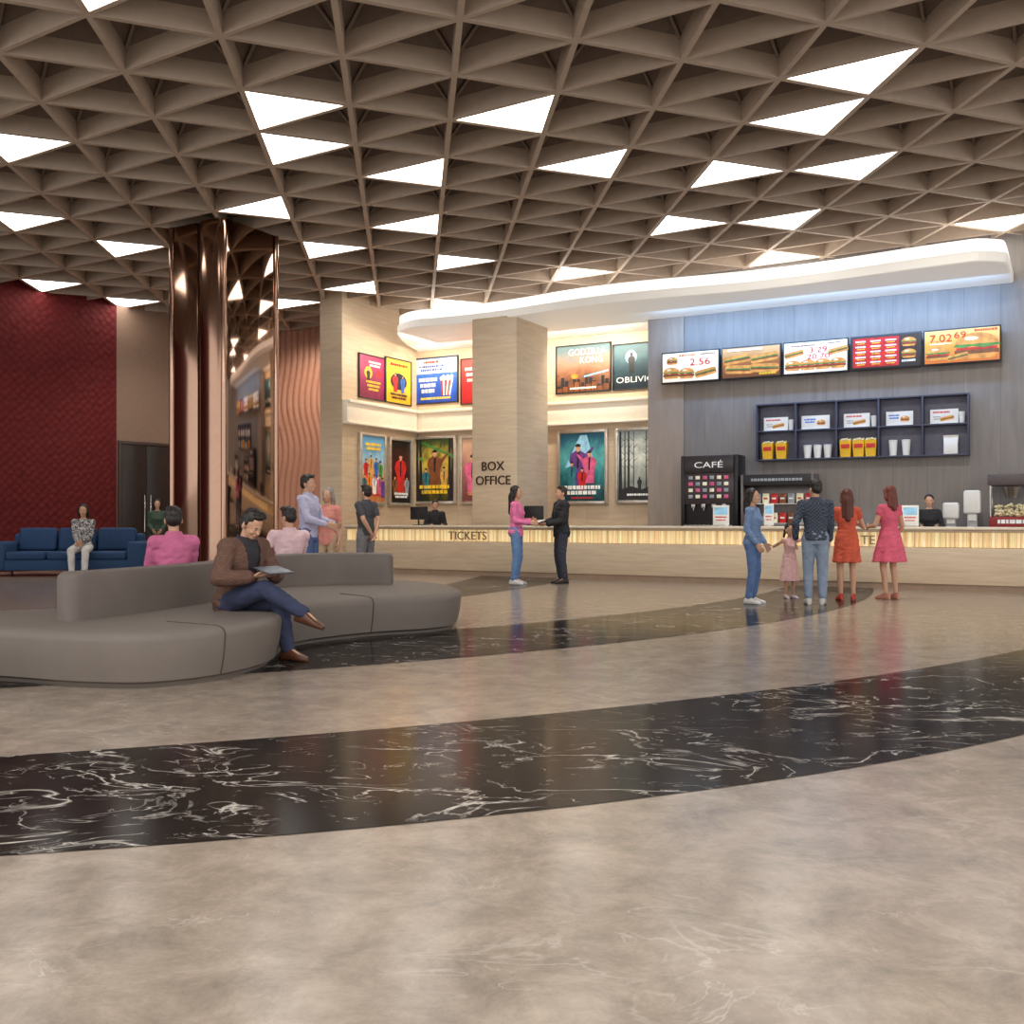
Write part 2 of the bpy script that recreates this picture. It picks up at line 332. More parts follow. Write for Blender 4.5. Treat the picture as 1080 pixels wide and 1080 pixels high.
# pillar
pw=18.5; ps0,ps1=Sx(498,pw),Sx(545,pw)
pil=thing('pillar','square wood clad pillar rising behind the counter carrying bronze letters','pillar',W(ps0,pw),-TA)
mb=MB(); mb.box(0,ps1-ps0,0,1.45,0,5.5); mb.build('shaft',wood,pil,bevel=.01)
mb=MB(); mb.box(-.02,ps1-ps0+.02,-.02,1.47,0,.14); mb.build('plinth',mat('plinth',(120,96,78),.4),pil,bevel=.006)
bronze=mat('bronze_letter',(74,54,40),.35,.6); palem=mat('pale_metal_letter',(150,130,104),.35,.4)
sg=thing('sign','dark bronze lettering reading BOX OFFICE on the wood pillar','sign',W((ps0+Sx(543,pw))/2,pw-.012,Zw(520,499,pw)),-TA)
zb=Zw(520,491.5,pw)-Zw(520,499,pw); pxm=Dw(520,pw)/F
text('BOX',26*pxm*1.05,bronze,sg,(0,0,zb),ext=.012,height=9.5*pxm)
text('OFFICE',40*pxm*1.05,bronze,sg,(0,0,-zb),ext=.012,height=9.5*pxm)
# soffit
SZ=5.45
fr=[]
for k in range(33):
    s=-12.7+(12.7-1.25)*k/32; fr.append((s,18.40+.15*math.sin((s+12.9)*.95)))
out=[(-14.5,21.2),(-14.2,20.3),(-13.8,19.4),(-13.35,18.72)]+fr+[(-.92,18.50),(-.82,18.75),(-.80,20.15)]
full=[Vector(p) for p in catmull([(p[0],p[1]) for p in out],3)]+[Vector((-.80,21.2))]
def stack(mb,P,st):
    mb.loft([[(p.x,p.y,z) for p in inset(P,i)] for z,i in st],caps=True)
mb=MB(); stack(mb,full,[(SZ,.03),(SZ+.015,.0),(SZ+.17,0),(SZ+.18,.01)])
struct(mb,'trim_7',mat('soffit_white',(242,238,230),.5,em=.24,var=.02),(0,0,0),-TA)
mb=MB(); stack(mb,full,[(SZ+.18,.12),(SZ+.18,.045),(SZ+.38,.045),(SZ+.40,.08)])
struct(mb,'trim_8',mat('soffit_glow',(255,251,246),.5,em=.8,var=.0),(0,0,0),-TA)
# ------------------------------------------------------------------ mirrored column
cz=thing('column','tall square column clad in bronze mirror and copper panels','column',(-5.14,17.81,0),-TA)
cop=mat('copper',(172,138,118),.14,1,var=.03); mir=mat('bronze_mirror',(172,144,126),.06,1,var=.02)
mb=MB(); mb.box(-.60,.60,-.62,.62,0,6.29); mb.build('core',mat('core',(60,46,40),.5),cz)
mb=MB(); mb.box(-.63,.02,-.66,-.62,.12,6.29); mb.build('copper_panel',cop,cz,bevel=.008)
mb=MB(); mb.loft([[(.05+.27*(1-math.cos(PI*k/12)),-.63-.07*math.sin(PI*k/12),z) for k in range(13)] for z in (.12,6.29)]); mb.build('curved_panel',cop,cz,smooth=True)
mb=MB(); mb.box(.60,.64,-.58,.60,.12,6.29); mb.build('mirror_panel',mir,cz,bevel=.008)
mb=MB(); mb.box(-.64,-.60,-.6,.60,.12,6.29); mb.build('mirror_panel',mir,cz,bevel=.008)
mb=MB(); mb.box(-.6,.6,.62,.66,.12,6.29); mb.build('copper_panel',cop,cz,bevel=.008)
for sx,sy in ((-1,-1),(1,-1),(1,1),(-1,1)):
    mb=MB(); mb.lathe([(.05,.12),(.05,6.29)],(sx*.62,sy*.64,0),20); mb.build('corner_post',cop,cz,smooth=True)
mb=MB(); mb.box(-.72,.72,-.78,.74,0,.12); mb.build('base',cop,cz,bevel=.02)
# ------------------------------------------------------------------ counter
CWF=17.5; c0,c1=Sx(364,CWF),Sx(1150,CWF); CL=c1-c0
ct=thing('service_counter','long wood fronted service counter with a glowing ribbed strip','counter',W(c0,CWF),-TA)
mb=MB(); mb.box(0,CL,.03,.68,.10,.69); mb.box(0,CL,.10,.68,.69,.95); mb.box(0,CL,0.0,.68,.945,.985); mb.build('body',woodh,ct,bevel=.004)
mb=MB(); mb.box(.02,CL-.02,.05,.64,0,.10); mb.build('toe_kick',mat('toe_kick',(150,126,104),.5),ct)
mb=MB(); mb.box(-.03,CL,-.06,.72,.985,1.03); mb.build('countertop',mat('counter_top',(226,212,190),.25,var=.05),ct,bevel=.01)
def ribmat():
    m,n,l,b=base('ribbed_glow'); tc=n.new('ShaderNodeTexCoord'); sp=n.new('ShaderNodeSeparateXYZ'); l.new(tc.outputs['Object'],sp.inputs[0])
    d=n.new('ShaderNodeMath'); d.operation='MULTIPLY'; d.inputs[1].default_value=9; l.new(sp.outputs[0],d.inputs[0])
    no=n.new('ShaderNodeTexNoise'); no.noise_dimensions='1D'; no.inputs['Scale'].default_value=1.6; no.inputs['Detail'].default_value=3; l.new(d.outputs[0],no.inputs['W'])
    r=ramp(n,[(.32,lin((208,174,118))),(.5,lin((236,210,156))),(.68,lin((250,234,192)))]); l.new(no.outputs['Fac'],r.inputs[0])
    l.new(r.outputs[0],b.inputs['Base Color']); l.new(r.outputs[0],b.inputs['Emission Color']); b.inputs['Emission Strength'].default_value=.40; return m
mb=MB()
x=.02
while x<CL-.05:
    mb.box(x,x+.05,.055,.10,.70,.94); x+=.06
mb.build('light_panel',ribmat(),ct)
tx=(Sx(472,CWF)+Sx(512,CWF))/2-c0
text('TICKETS',Sx(512,CWF)-Sx(472,CWF),palem,ct,(tx,.04,.82),ext=.012,height=.17)
tx=(Sx(906,CWF)+Sx(924,CWF))/2-c0
text('TE',Sx(923,CWF)-Sx(907.5,CWF),palem,ct,(tx,.04,.81),ext=.012,height=.15)
b0=SR+.85; BL=Sx(1150,19.4)-b0
bc=thing('back_counter','low wood worktop along the cafe wall behind the counter','counter',W(b0,19.42),-TA)
mb=MB(); mb.box(0,BL,.03,.76,.0,.91); mb.build('body',woodh,bc,bevel=.004)
mb=MB(); mb.box(-.02,BL,-.02,.77,.91,.95); mb.build('worktop',mat('work_top',(70,62,58),.3),bc,bevel=.006)
# ------------------------------------------------------------------ prints
PC={'white':(240,238,232),'red':(190,36,36),'yellow':(236,190,50),'orange':(220,124,44),'brown':(120,70,40),'dark':(30,28,32),'green':(74,130,60),'blue':(48,92,176),'pink':(206,88,128),
    'teal':(44,112,122),'cream':(242,226,194),'grey':(140,145,150),'gold':(204,154,74),'purple':(96,58,124),'sky':(140,188,214),'skin':(198,146,112),'bun':(214,144,70)}
PN=list(PC); PM=[mat('print_'+k,PC[k],.4,em=.22,var=.32,scale=8) for k in PN]
def col(mb,c): mb.cur=PN.index(c)
def sil(mb,cx,z0,h,c,y,hc='skin',wd=.3,arm=0):
    col(mb,c); w=h*wd
    mb.flat([(cx-w*.34,z0),(cx+w*.36,z0),(cx+w*.40,z0+h*.4),(cx+w*.56,z0+h*.58),(cx+w*.46,z0+h*.70),(cx+w*.15,z0+h*.77),(cx-w*.15,z0+h*.77),(cx-w*.46,z0+h*.70),(cx-w*.56,z0+h*.55),(cx-w*.38,z0+h*.38)],y)
    if arm:
        mb.flat([(cx+arm*w*.4,z0+h*.68),(cx+arm*w*.95,z0+h*.86),(cx+arm*w*1.0,z0+h*.82),(cx+arm*w*.5,z0+h*.56)],y-.0004)
    if hc!='dark': col(mb,'dark'); mb.flat([(cx-w*.05,z0+h*.76),(cx+w*.1,z0+h*.76),(cx+w*.04,z0+h*.35),(cx-w*.08,z0+h*.4)],y-.0006)
    col(mb,hc); mb.fell(cx,z0+h*.84,h*.062,h*.085,y-.001); mb.frect(cx-h*.025,cx+h*.025,z0+h*.74,z0+h*.8,y-.0008)
    if hc!=c: col(mb,'dark'); mb.fell(cx,z0+h*.87,h*.068,h*.062,y-.0015,12,-.2,PI+.2)
def bars(mb,cx,z,w,c,y,n=2,h=.03,gap=.045):
    col(mb,c)
    for k in range(n):
        ww=w*(1-.15*k); x=cx-ww/2
        while x<cx+ww/2-h*.3:
            l=h*(.55+.35*((int(x*977)+k)%3)); mb.frect(x,min(x+l,cx+ww/2),z-k*gap,z-k*gap+h,y); x+=l+h*.22
def art(kind,w,h):
    mb=MB(); y=-.004
    X=lambda u:(u-.5)*w; Z=lambda v:(v-.5)*h
    if kind=='crowd':
        for i,(u,v,c) in enumerate([(.2,.34,'red'),(.42,.40,'gold'),(.65,.36,'blue'),(.85,.32,'green'),(.12,.1,'teal'),(.32,.12,'orange'),(.55,.1,'white'),(.78,.1,'pink'),(.92,.06,'purple')]): sil(mb,X(u),Z(v),h*.34,c,y-.003*i,'skin',.34,(-1)**i)
        bars(mb,0,Z(.86),w*.75,'yellow',y-.03,2,h*.045,h*.065); bars(mb,0,Z(.08),w*.6,'red',y-.034,1,h*.035,h*.05)
    elif kind=='redman':
        sil(mb,X(.5),Z(.16),h*.70,'red',y-.002,'skin',.42); sil(mb,X(.2),Z(.1),h*.36,'brown',y-.006,'skin',.36); sil(mb,X(.8),Z(.1),h*.36,'grey',y-.010,'skin',.36)
        bars(mb,0,Z(.12),w*.7,'white',y-.02,2,h*.035,h*.05)
    elif kind=='jungle':
        col(mb,'dark')
        for u in (.03,.12,.9,.98): mb.flat([(X(u-.05),Z(0)),(X(u+.05),Z(0)),(X(u+.02),Z(1)),(X(u-.03),Z(1))],y)
        col(mb,'green')
        for q in range(9): u=.02+.96*((q*5)%9)/9; v=.7+.28*((q*4)%9)/9; mb.flat([(X(u),Z(v)),(X(min(1,u+.12)),Z(v+.02)),(X(min(1,u+.2)),Z(v-.06)),(X(min(.99,u+.08)),Z(v-.03))],y-.0006)
        sil(mb,X(.5),Z(.22),h*.66,'brown',y-.003,'skin',.40,1); sil(mb,X(.27),Z(.18),h*.38,'teal',y-.007,'skin',.36); sil(mb,X(.75),Z(.18),h*.40,'gold',y-.011,'skin',.36)
        bars(mb,0,Z(.2),w*.8,'yellow',y-.02,2,h*.055,h*.085)
    elif kind=='pair':
        sil(mb,X(.32),Z(.1),h*.7,'pink',y,'skin',.4); sil(mb,X(.7),Z(.08),h*.6,'cream',y-.005,'skin',.4); bars(mb,0,Z(.12),w*.7,'gold',y-.02)
    elif kind=='heroes':
        col(mb,'sky'); mb.flat([(X(.1),Z(.5)),(X(.45),Z(.98)),(X(.6),Z(.98)),(X(.8),Z(.5))],y)
        sil(mb,X(.40),Z(.24),h*.66,'purple',y-.003,'skin',.40,1); sil(mb,X(.66),Z(.26),h*.52,'pink',y-.008,'skin',.4,-1); sil(mb,X(.26),Z(.2),h*.42,'teal',y-.010,'skin',.36); sil(mb,X(.5),Z(.16),h*.36,'red',y-.012,'skin',.4)
        bars(mb,0,Z(.17),w*.82,'white',y-.02,2,h*.055,h*.078); bars(mb,0,Z(.03),w*.5,'red',y-.02,1,h*.025)
    elif kind=='forest':
        col(mb,'dark')
        for u,t in ((.04,.045),(.15,.02),(.24,.03),(.36,.012),(.66,.014),(.74,.03),(.86,.02),(.96,.05)):
            mb.flat([(X(max(0,u-t)),Z(.1)),(X(min(1,u+t)),Z(.1)),(X(min(1,u+t*.5)),Z(1)),(X(max(0,u-t*.5)),Z(1))],y)
            for q in range(5):
                dx=.13*(1 if q%2 else -1); mb.flat([(X(u),Z(.45+q*.1)),(X(min(1,max(0,u+dx))),Z(.54+q*.1)),(X(u),Z(.465+q*.1))],y-.001)
        mb.frect(X(0),X(1),Z(0),Z(.14),y-.002); mb.flat([(X(0),Z(.14)),(X(.3),Z(.2)),(X(.55),Z(.15)),(X(.8),Z(.21)),(X(1),Z(.14))],y-.002); sil(mb,X(.5),Z(.13),h*.22,'dark',y-.003,'dark',.3); bars(mb,0,Z(.06),w*.6,'white',y-.006,1,h*.03)
    elif kind=='promo_pink':
        col(mb,'yellow'); mb.fell(X(.34),Z(.6),w*.16,h*.15,y); sil(mb,X(.34),Z(.42),h*.3,'dark',y-.001,'skin',.5); bars(mb,X(.6),Z(.84),w*.5,'white',y-.002,2,h*.05,h*.08); bars(mb,X(.55),Z(.36),w*.6,'yellow',y-.003,3,h*.05,h*.09); col(mb,'red'); mb.fell(X(.78),Z(.6),w*.12,h*.09,y-.003)
    elif kind=='promo_yellow':
        col(mb,'dark'); mb.fell(X(.5),Z(.5),w*.34,h*.2,y); sil(mb,X(.36),Z(.24),h*.5,'red',y-.002,'skin',.4); sil(mb,X(.66),Z(.24),h*.46,'blue',y-.005,'skin',.4); bars(mb,0,Z(.86),w*.7,'red',y-.01,1,h*.06); bars(mb,0,Z(.16),w*.7,'dark',y-.012,2,h*.05,h*.08)
    elif kind=='promo_blue':
        col(mb,'white'); mb.frect(X(0),X(1),Z(.66),Z(1),y); bars(mb,X(.4),Z(.9),w*.36,'red',y-.002,1,h*.05); bars(mb,X(.4),Z(.80),w*.6,'blue',y-.002,2,h*.05,h*.08)
        bars(mb,X(.32),Z(.48),w*.44,'white',y-.002,3,h*.085,h*.13); bars(mb,X(.5),Z(.06),w*.7,'yellow',y-.002,1,h*.05)
        for k in range(6):
            col(mb,'red' if k%2==0 else 'white'); u=.62+k*.05; mb.flat([(X(.65+k*.033),Z(.14)),(X(.65+(k+1)*.033),Z(.14)),(X(u+.05),Z(.5)),(X(u),Z(.5))],y-.003)
        col(mb,'cream')
        for k in range(6): mb.fell(X(.64+k*.05),Z(.53+.03*(k%2)),w*.035,h*.05,y-.004-.0005*k)
    elif kind=='promo_red':
        bars(mb,X(.3),Z(.75),w*.4,'white',y,3,h*.07,h*.13); col(mb,'white'); mb.fell(X(.65),Z(.4),w*.16,h*.2,y); col(mb,'yellow'); mb.fell(X(.65),Z(.4),w*.1,h*.12,y-.001)
    elif kind=='city':
        col(mb,'dark')
        for k in range(13):
            hh=.14+.26*((k*37%10)/10); mb.frect(X(k/13),X((k+.8)/13),Z(0),Z(hh),y)
        col(mb,'brown')
        for k in range(9):
            hh=.08+.14*((k*53%10)/10); mb.frect(X(k/9),X((k+.85)/9),Z(0),Z(hh),y-.001)
        col(mb,'orange'); mb.fell(X(.34),Z(.34),w*.07,h*.06,y-.0015); col(mb,'sky'); mb.flat([(X(.52),Z(.34)),(X(.98),Z(.44)),(X(.98),Z(.40)),(X(.52),Z(.30))],y-.0015)
        bars(mb,0,Z(.05),w*.5,'white',y-.004,1,h*.04)
    elif kind=='drone':
        col(mb,'sky'); mb.fell(X(.35),Z(.72),w*.12,h*.16,y); sil(mb,X(.36),Z(.34),h*.52,'dark',y-.002,'dark',.32)
    return mb
silver=mat('silver_frame',(206,200,192),.3,.7); blackp=mat('black_plastic',(30,28,30),.4)
def poster(label,kind,cols,loc,rz,w,h,case=False,em=.16,group=None):
    t=thing('poster_case' if case else 'poster',label,'poster',loc,rz,group)
    fw=.07 if case else .03; dp=.09 if case else .05
    mb=MB(); hw,hh=w/2,h/2
    mb.box(-hw-fw,-hw,-dp,0,-hh-fw,hh+fw); mb.box(hw,hw+fw,-dp,0,-hh-fw,hh+fw); mb.box(-hw,hw,-dp,0,hh,hh+fw); mb.box(-hw,hw,-dp,0,-hh-fw,-hh)
    mb.build('frame',silver if case else blackp,t,bevel=.006)
    mb=MB(); mb.box(-hw,hw,-.045 if case else -.03,0,-hh,hh); pr=mb.build('print',grad('grad_'+kind,cols,em),t)
    a=art(kind,w*.98,h*.98); o=a.build('printed_picture',PM,pr,recalc=False); o.location=(0,-.046 if case else -.031,0)
    return t,pr
def onback(x0,x1,y0,y1):
    s0,s1=Sx(x0,RW),Sx(x1,RW); z1,z0=Zw(x0,y0,RW),Zw(x0,y1,RW); return (W((s0+s1)/2,RW-.004,(z0+z1)/2),s1-s0,z1-z0)
def leftw(x):
    r=ray(x); D=SL/(ca*r-sa); return D*(sa*r+ca),D
def onleft(x0,x1,y0,y1):
    w0,D0=leftw(x0); w1,D1=leftw(x1); z1=CH+(HY-y0)*D0/F; z0=CH+(HY-y1)*D0/F
    return (W(SL+.004,(w0+w1)/2,(z0+z1)/2),w1-w0,z1-z0)
RL=PI/2-TA; RB=-TA
def P(label,kind,cols,plc,rz,**k): return poster(label,kind,cols,plc[0],rz,plc[1],plc[2],**k)
P('magenta promotional board, first high on the left recess wall','promo_pink',[(110,20,56),(150,34,84),(176,50,100)],onleft(378,404,373,418),RL)
P('bright yellow promotional board beside the magenta one','promo_yellow',[(226,160,20),(242,192,36),(250,215,70)],onleft(406,432,377,423),RL)
P('blue and white popcorn offer board high in the recess corner','promo_blue',[(26,66,160),(40,96,196),(70,130,220)],onback(438,483,380,426),RB)
P('red promotional board half hidden behind the wood pillar','promo_red',[(160,22,28),(190,34,36),(215,50,40)],onback(487.5,525,380,426),RB)
t,pr=P('wide film banner with a skyline reading GODZILLA KONG','city',[(60,44,38),(140,90,62),(166,128,104),(88,120,128)],onback(588,644,367,415),RB,em=.04)
w_=onback(588,644,367,415)
text('GODZILLA',w_[1]*.70,PM[PN.index('white')],pr,(w_[1]*.08,-.04,w_[2]*.36),height=w_[2]*.14,ext=.002)
text('KONG',w_[1]*.42,PM[PN.index('white')],pr,(w_[1]*.16,-.04,w_[2]*.18),height=w_[2]*.14,ext=.002)
s0=Sx(648,RW); pw_=SR-.05-s0; pz=onback(648,683,365,411)
t,pr=poster('dark teal film banner with figure, cut off by the cafe wall','drone',[(14,32,42),(30,68,80),(58,104,116)],W(s0+pw_/2,RW-.004,pz[0].z),RB,pw_,pz[2],em=.04)
text('OBLIVION',pw_*.92,PM[PN.index('white')],pr,(0.02,-.04,-pz[2]*.30),height=pz[2]*.13,ext=.002)
P('lit film poster crowded with colourful comic figures','crowd',[(190,110,60),(214,160,90),(150,190,206),(96,160,200)],onleft(379,403,459,529),RL,case=True)
P('lit film poster in black with a red dark clad figure','redman',[(14,10,12),(40,14,16),(70,22,24),(24,14,16)],onleft(410,431,464,530),RL,case=True)
P('lit film poster of a golden green jungle adventure','jungle',[(34,40,14),(120,104,36),(206,176,70),(60,76,30)],onback(440,480,464,529),RB,case=True)
P('lit film poster partly hidden behind the left edge of the pillar','pair',[(110,56,50),(160,100,84),(200,160,130)],onback(489,522,463,529),RB,case=True)
P('lit film poster in teal with pink and purple clad group','heroes',[(14,52,62),(26,104,110),(86,170,170),(30,90,110)],onback(592,639,458,529),RB,case=True)
s0=Sx(653,RW); pw_=SR-.10-s0; pz=onback(653,683,455,528)
poster('lit film poster of a pale misty forest with black tree trunks','forest',[(90,98,92),(170,176,168),(220,224,214),(150,160,156)],W(s0+pw_/2,RW-.004,pz[0].z),RB,pw_,pz[2],case=True)
# ------------------------------------------------------------------ menu boards
def burger(mb,cx,cz,w,y):
    col(mb,'bun'); mb.fell(cx,cz+w*.08,w*.5,w*.3,y,14,0,PI)
    col(mb,'cream'); mb.fell(cx-w*.12,cz+w*.24,w*.16,w*.05,y-.0006,10)
    col(mb,'green'); mb.flat([(cx-w*.54,cz+w*.05),(cx-w*.3,cz+w*.01),(cx-w*.1,cz+w*.05),(cx+w*.15,cz+w*.0),(cx+w*.54,cz+w*.05),(cx+w*.48,cz+w*.1),(cx-w*.48,cz+w*.1)],y-.001)
    col(mb,'red'); mb.frect(cx-w*.46,cx+w*.46,cz-w*.04,cz+w*.02,y-.0008)
    col(mb,'brown'); mb.frect(cx-w*.5,cx+w*.5,cz-w*.14,cz-w*.04,y-.001)
    col(mb,'bun'); mb.flat([(cx-w*.46,cz-w*.14),(cx+w*.46,cz-w*.14),(cx+w*.38,cz-w*.27),(cx-w*.38,cz-w*.27)],y-.001)
def wrap(mb,cx,cz,w,y,a=.2):
    ux,uz=math.cos(a),math.sin(a); g=lambda u,v:(cx+u*ux-v*uz,cz+u*uz+v*ux)
    col(mb,'bun'); mb.flat([g(-w*.5,-w*.10),g(-w*.42,-w*.15),g(w*.42,-w*.15),g(w*.5,-w*.1),g(w*.5,w*.1),g(w*.42,w*.15),g(-w*.42,w*.15),g(-w*.5,w*.1)],y); col(mb,'brown'); mb.flat([g(-w*.48,-w*.05),g(w*.48,-w*.06),g(w*.48,w*.0),g(-w*.48,w*.0)],y-.001)
    col(mb,'green'); mb.flat([g(-w*.47,w*.0),g(w*.47,w*.0),g(w*.47,w*.04),g(-w*.47,w*.04)],y-.001)
MWp=20.0
specs=[(698,759,'cream','first menu board from the left with burgers on cream'),(761,824,'brown','brown menu board of toasted sandwiches, second from the left'),(826,895,'white','white menu board with red prices, middle of the row'),(897,972,'dark','dark menu board split into red price panels'),(974,1056,'orange','orange menu board with a big burger, nearest the right edge')]
mcols={'cream':[(236,222,196),(246,238,220)],'brown':[(110,62,34),(150,92,50),(206,160,110)],'white':[(232,228,220),(246,244,240)],'dark':[(36,30,32),(54,42,42)],'orange':[(196,104,36),(226,150,60),(240,190,110)]}
for i,(x0,x1,cc,lab) in enumerate(specs):
    s0,s1=Sx(x0,MWp),Sx(x1,MWp); w=s1-s0; h=.66
    t=thing('menu_board',lab,'menu board',W((s0+s1)/2,MWp,4.345),RB)
    mb=MB(); mb.box(-w/2,w/2,-.02,.06,-h/2,h/2); mb.box(-.12,.12,.06,.2,-.1,.1); mb.build('housing',blackp,t,bevel=.006)
    sw,shh=w-.05,h-.06
    mb=MB(); mb.frect(-sw/2,sw/2,-shh/2,shh/2,-.022)
    sc_=mb.build('screen',grad('menu_'+cc,mcols[cc],.40,.2),t,recalc=False)
    mb=MB(); y=-.025; RED=PM[PN.index('red')]
    if i==0:
        burger(mb,-sw*.34,-.13,.36,y); burger(mb,-sw*.06,-.15,.34,y-.002); wrap(mb,sw*.28,-.14,.46,y-.004); burger(mb,-sw*.32,.13,.24,y-.006); bars(mb,-sw*.05,.22,sw*.3,'orange',y,1,.04); bars(mb,sw*.32,.23,sw*.26,'brown',y,1,.03); text('2.56',sw*.36,RED,sc_,(sw*.18,-.034,.09),height=.14,ext=.001)
    elif i==1:
        for k in range(2): wrap(mb,-sw*.24+k*sw*.48,.07,.56,y-.004*k,.12); wrap(mb,-sw*.2+k*sw*.44,-.14,.58,y-.002-.004*k,-.05)
        bars(mb,-sw*.1,.23,sw*.6,'cream',y-.012,1,.045); bars(mb,sw*.3,-.27,sw*.3,'yellow',y-.012,1,.04)
    elif i==2:
        for k in range(4): burger(mb,-sw*.36+k*sw*.24,-.16,.31,y-.003*k)
        bars(mb,-sw*.2,.22,sw*.4,'brown',y,1,.03); bars(mb,sw*.3,.24,sw*.2,'brown',y,1,.025); text('3.29',sw*.28,RED,sc_,(sw*.05,-.036,.14),height=.11,ext=.001); text('20.70',sw*.36,RED,sc_,(sw*.05,-.036,.01),height=.10,ext=.001); wrap(mb,sw*.36,.1,.38,y); wrap(mb,-sw*.34,.08,.38,y)
    elif i==3:
        col(mb,'red'); mb.frect(-sw*.48,sw*.2,-shh*.46,shh*.46,y)
        for q in range(3):
            for k in range(5): bars(mb,-sw*.36+q*sw*.22,.2-k*.1,sw*.16,'white',y-.002,1,.03); bars(mb,-sw*.36+q*sw*.22,.165-k*.1,sw*.12,'yellow',y-.002,1,.018)
        burger(mb,sw*.34,.14,.26,y); burger(mb,sw*.34,-.08,.26,y); bars(mb,sw*.34,-.22,sw*.2,'white',y,1,.04)
    else:
        burger(mb,sw*.2,-.06,.74,y); burger(mb,-sw*.32,-.14,.40,y-.004); wrap(mb,-sw*.05,-.2,.36,y-.006); text('7.02',sw*.3,RED,sc_,(-sw*.28,-.034,.16),height=.14,ext=.001); text('69',sw*.16,RED,sc_,(-sw*.02,-.034,.2),height=.12,ext=.001); bars(mb,sw*.32,.24,sw*.3,'red',y-.006,1,.04); bars(mb,-sw*.28,.04,sw*.3,'cream',y-.006,1,.03)
    mb.build('printed_picture',PM,sc_,recalc=False)
# ------------------------------------------------------------------ wall shelf and its goods
SW=19.95; h0,h1=Sx(797,SW),Sx(1022,SW); HL=h1-h0; zb0,zb1=2.33,3.47
sh=thing('shelf','slate blue open wall shelf of ten compartments under the menu boards','shelf',W(h0,SW,zb0),RB)
sdark=mat('shelf_dark',(66,70,90),.45)
HH=zb1-zb0
for z in (0,HH/2,HH-.03):
    mb=MB(); mb.box(.03,HL-.03,0,.24,z,z+.03); mb.build('shelf_board',sdark,sh,bevel=.003)
for k in range(6):
    x=k*(HL-.03)/5; mb=MB(); mb.box(x,x+.03,-.003,.243,0,HH); mb.build('upright',sdark,sh,bevel=.003)
mb=MB(); mb.box(.01,HL-.01,.243,.249,.01,HH-.01); mb.build('back_panel',mat('shelf_back',(104,104,122),.5),sh)
pap=mat('white_paper',(238,236,230),.6,var=.03); ypack=mat('yellow_card',(240,186,30),.5); rpk=mat('red_card',(150,34,36),.5)
def onshelf(row,x): return W(h0+x,SW+.11,zb0+(.031 if row==0 else HH/2+.031))
bay=(HL-.03)/5
names=['first','second','third','fourth','fifth']
for k in range(5):
    x=.03+k*bay; wd=.62*bay if k!=1 else .7*bay
    t=thing('display_card','white picture card standing in the %s upper compartment'%names[k],'card',onshelf(1,x+bay*.45),RB,'picture cards on the upper shelf')
    mb=MB(); mb.box(-wd/2,wd/2,-.01,.01,0,.27); mb.box(-wd/2,wd/2,-.05,.05,0,.01); mb.build('card',pap,t,bevel=.003)
    mb=MB()
    if k%2: burger(mb,wd*.2,.12,.16,-.012); bars(mb,-wd*.2,.18,wd*.4,'blue',-.012,2,.03,.05)
    else: wrap(mb,wd*.1,.1,.24,-.012); bars(mb,-wd*.1,.2,wd*.6,'red',-.012,1,.03); bars(mb,-wd*.26,.12,wd*.25,'grey',-.012,2,.02,.04)
    mb.build('picture',PM,t,recalc=False)
for k,u in ((0,.84),(2,.86),(4,.84)):
    mb=MB(); x=.03+k*bay+bay*u; mb.lathe([(.045,0),(.06,.2),(.062,.21)],n=16); o=mb.build('paper_cup',pap,None,smooth=True); o.location=onshelf(1,x); tag(o,'white paper cup beside the card in the %s upper compartment'%names[k],'cup','loose cups on the upper shelf')
def popbox(loc,label,group):
    t=thing('popcorn_box',label,'box',loc,RB,group)
    mb=MB(); mb.loft([[(-.09,-.06,0),(.09,-.06,0),(.09,.06,0),(-.09,.06,0)],[(-.11,-.075,.32),(.11,-.075,.32),(.11,.075,.32),(-.11,.075,.32)]]); mb.build('carton',ypack,t)
    mb=MB(); col(mb,'red'); mb.flat([(-.08,.17),(.08,.17),(.085,.25),(-.085,.25)],-.076); mb.build('label',PM,t,recalc=False)
    mb=MB()
    for q in range(12): mb.ell((-.075+.05*(q%4),-.045+.045*(q//4),.325+.01*(q%3)),(.028,.028,.024),8,6)
    mb.build('popcorn',mat('popcorn',(250,236,190),.7),t,smooth=True)
for k,us in ((0,(.25,.6)),(2,(.19,.5,.79))):
    for u in us: popbox(onshelf(0,.03+k*bay+bay*u),'yellow popcorn carton with a red label in the %s lower compartment'%names[k],'popcorn cartons, %s lower compartment'%names[k])
for k,us,hh in ((1,(.25,.5,.75),.26),(3,(.3,.6),.3)):
    for u in us:
        t=thing('paper_cup','white paper cup lined up in the %s lower compartment'%names[k],'cup',onshelf(0,.03+k*bay+bay*u),RB,'paper cups, %s lower compartment'%names[k])
        mb=MB(); mb.lathe([(.06,0),(.08,hh*.92)],n=18); mb.build('cup',pap,t,smooth=True)
        mb=MB(); mb.lathe([(.084,hh*.92),(.084,hh*.96),(.07,hh)],n=18); mb.build('lid',mat('lid',(222,222,220),.4),t,smooth=True)
t=thing('paper_bag','white paper bag folded at the top in the fifth lower compartment','bag',onshelf(0,.03+4*bay+bay*.6),RB)
mb=MB(); mb.loft([[(-.12,-.08,0),(.12,-.08,0),(.12,.08,0),(-.12,.08,0)],[(-.12,-.08,.2),(.12,-.08,.2),(.12,.08,.2),(-.12,.08,.2)],[(-.13,-.02,.34),(.13,-.02,.34),(.13,.02,.34),(-.13,.02,.34)]]); mb.build('bag',pap,t,bevel=.006)
mb=MB(); mb.box(-.132,.132,-.035,.03,.31,.35); mb.build('folded_top',mat('bag_fold',(222,220,212),.6),t,bevel=.004)
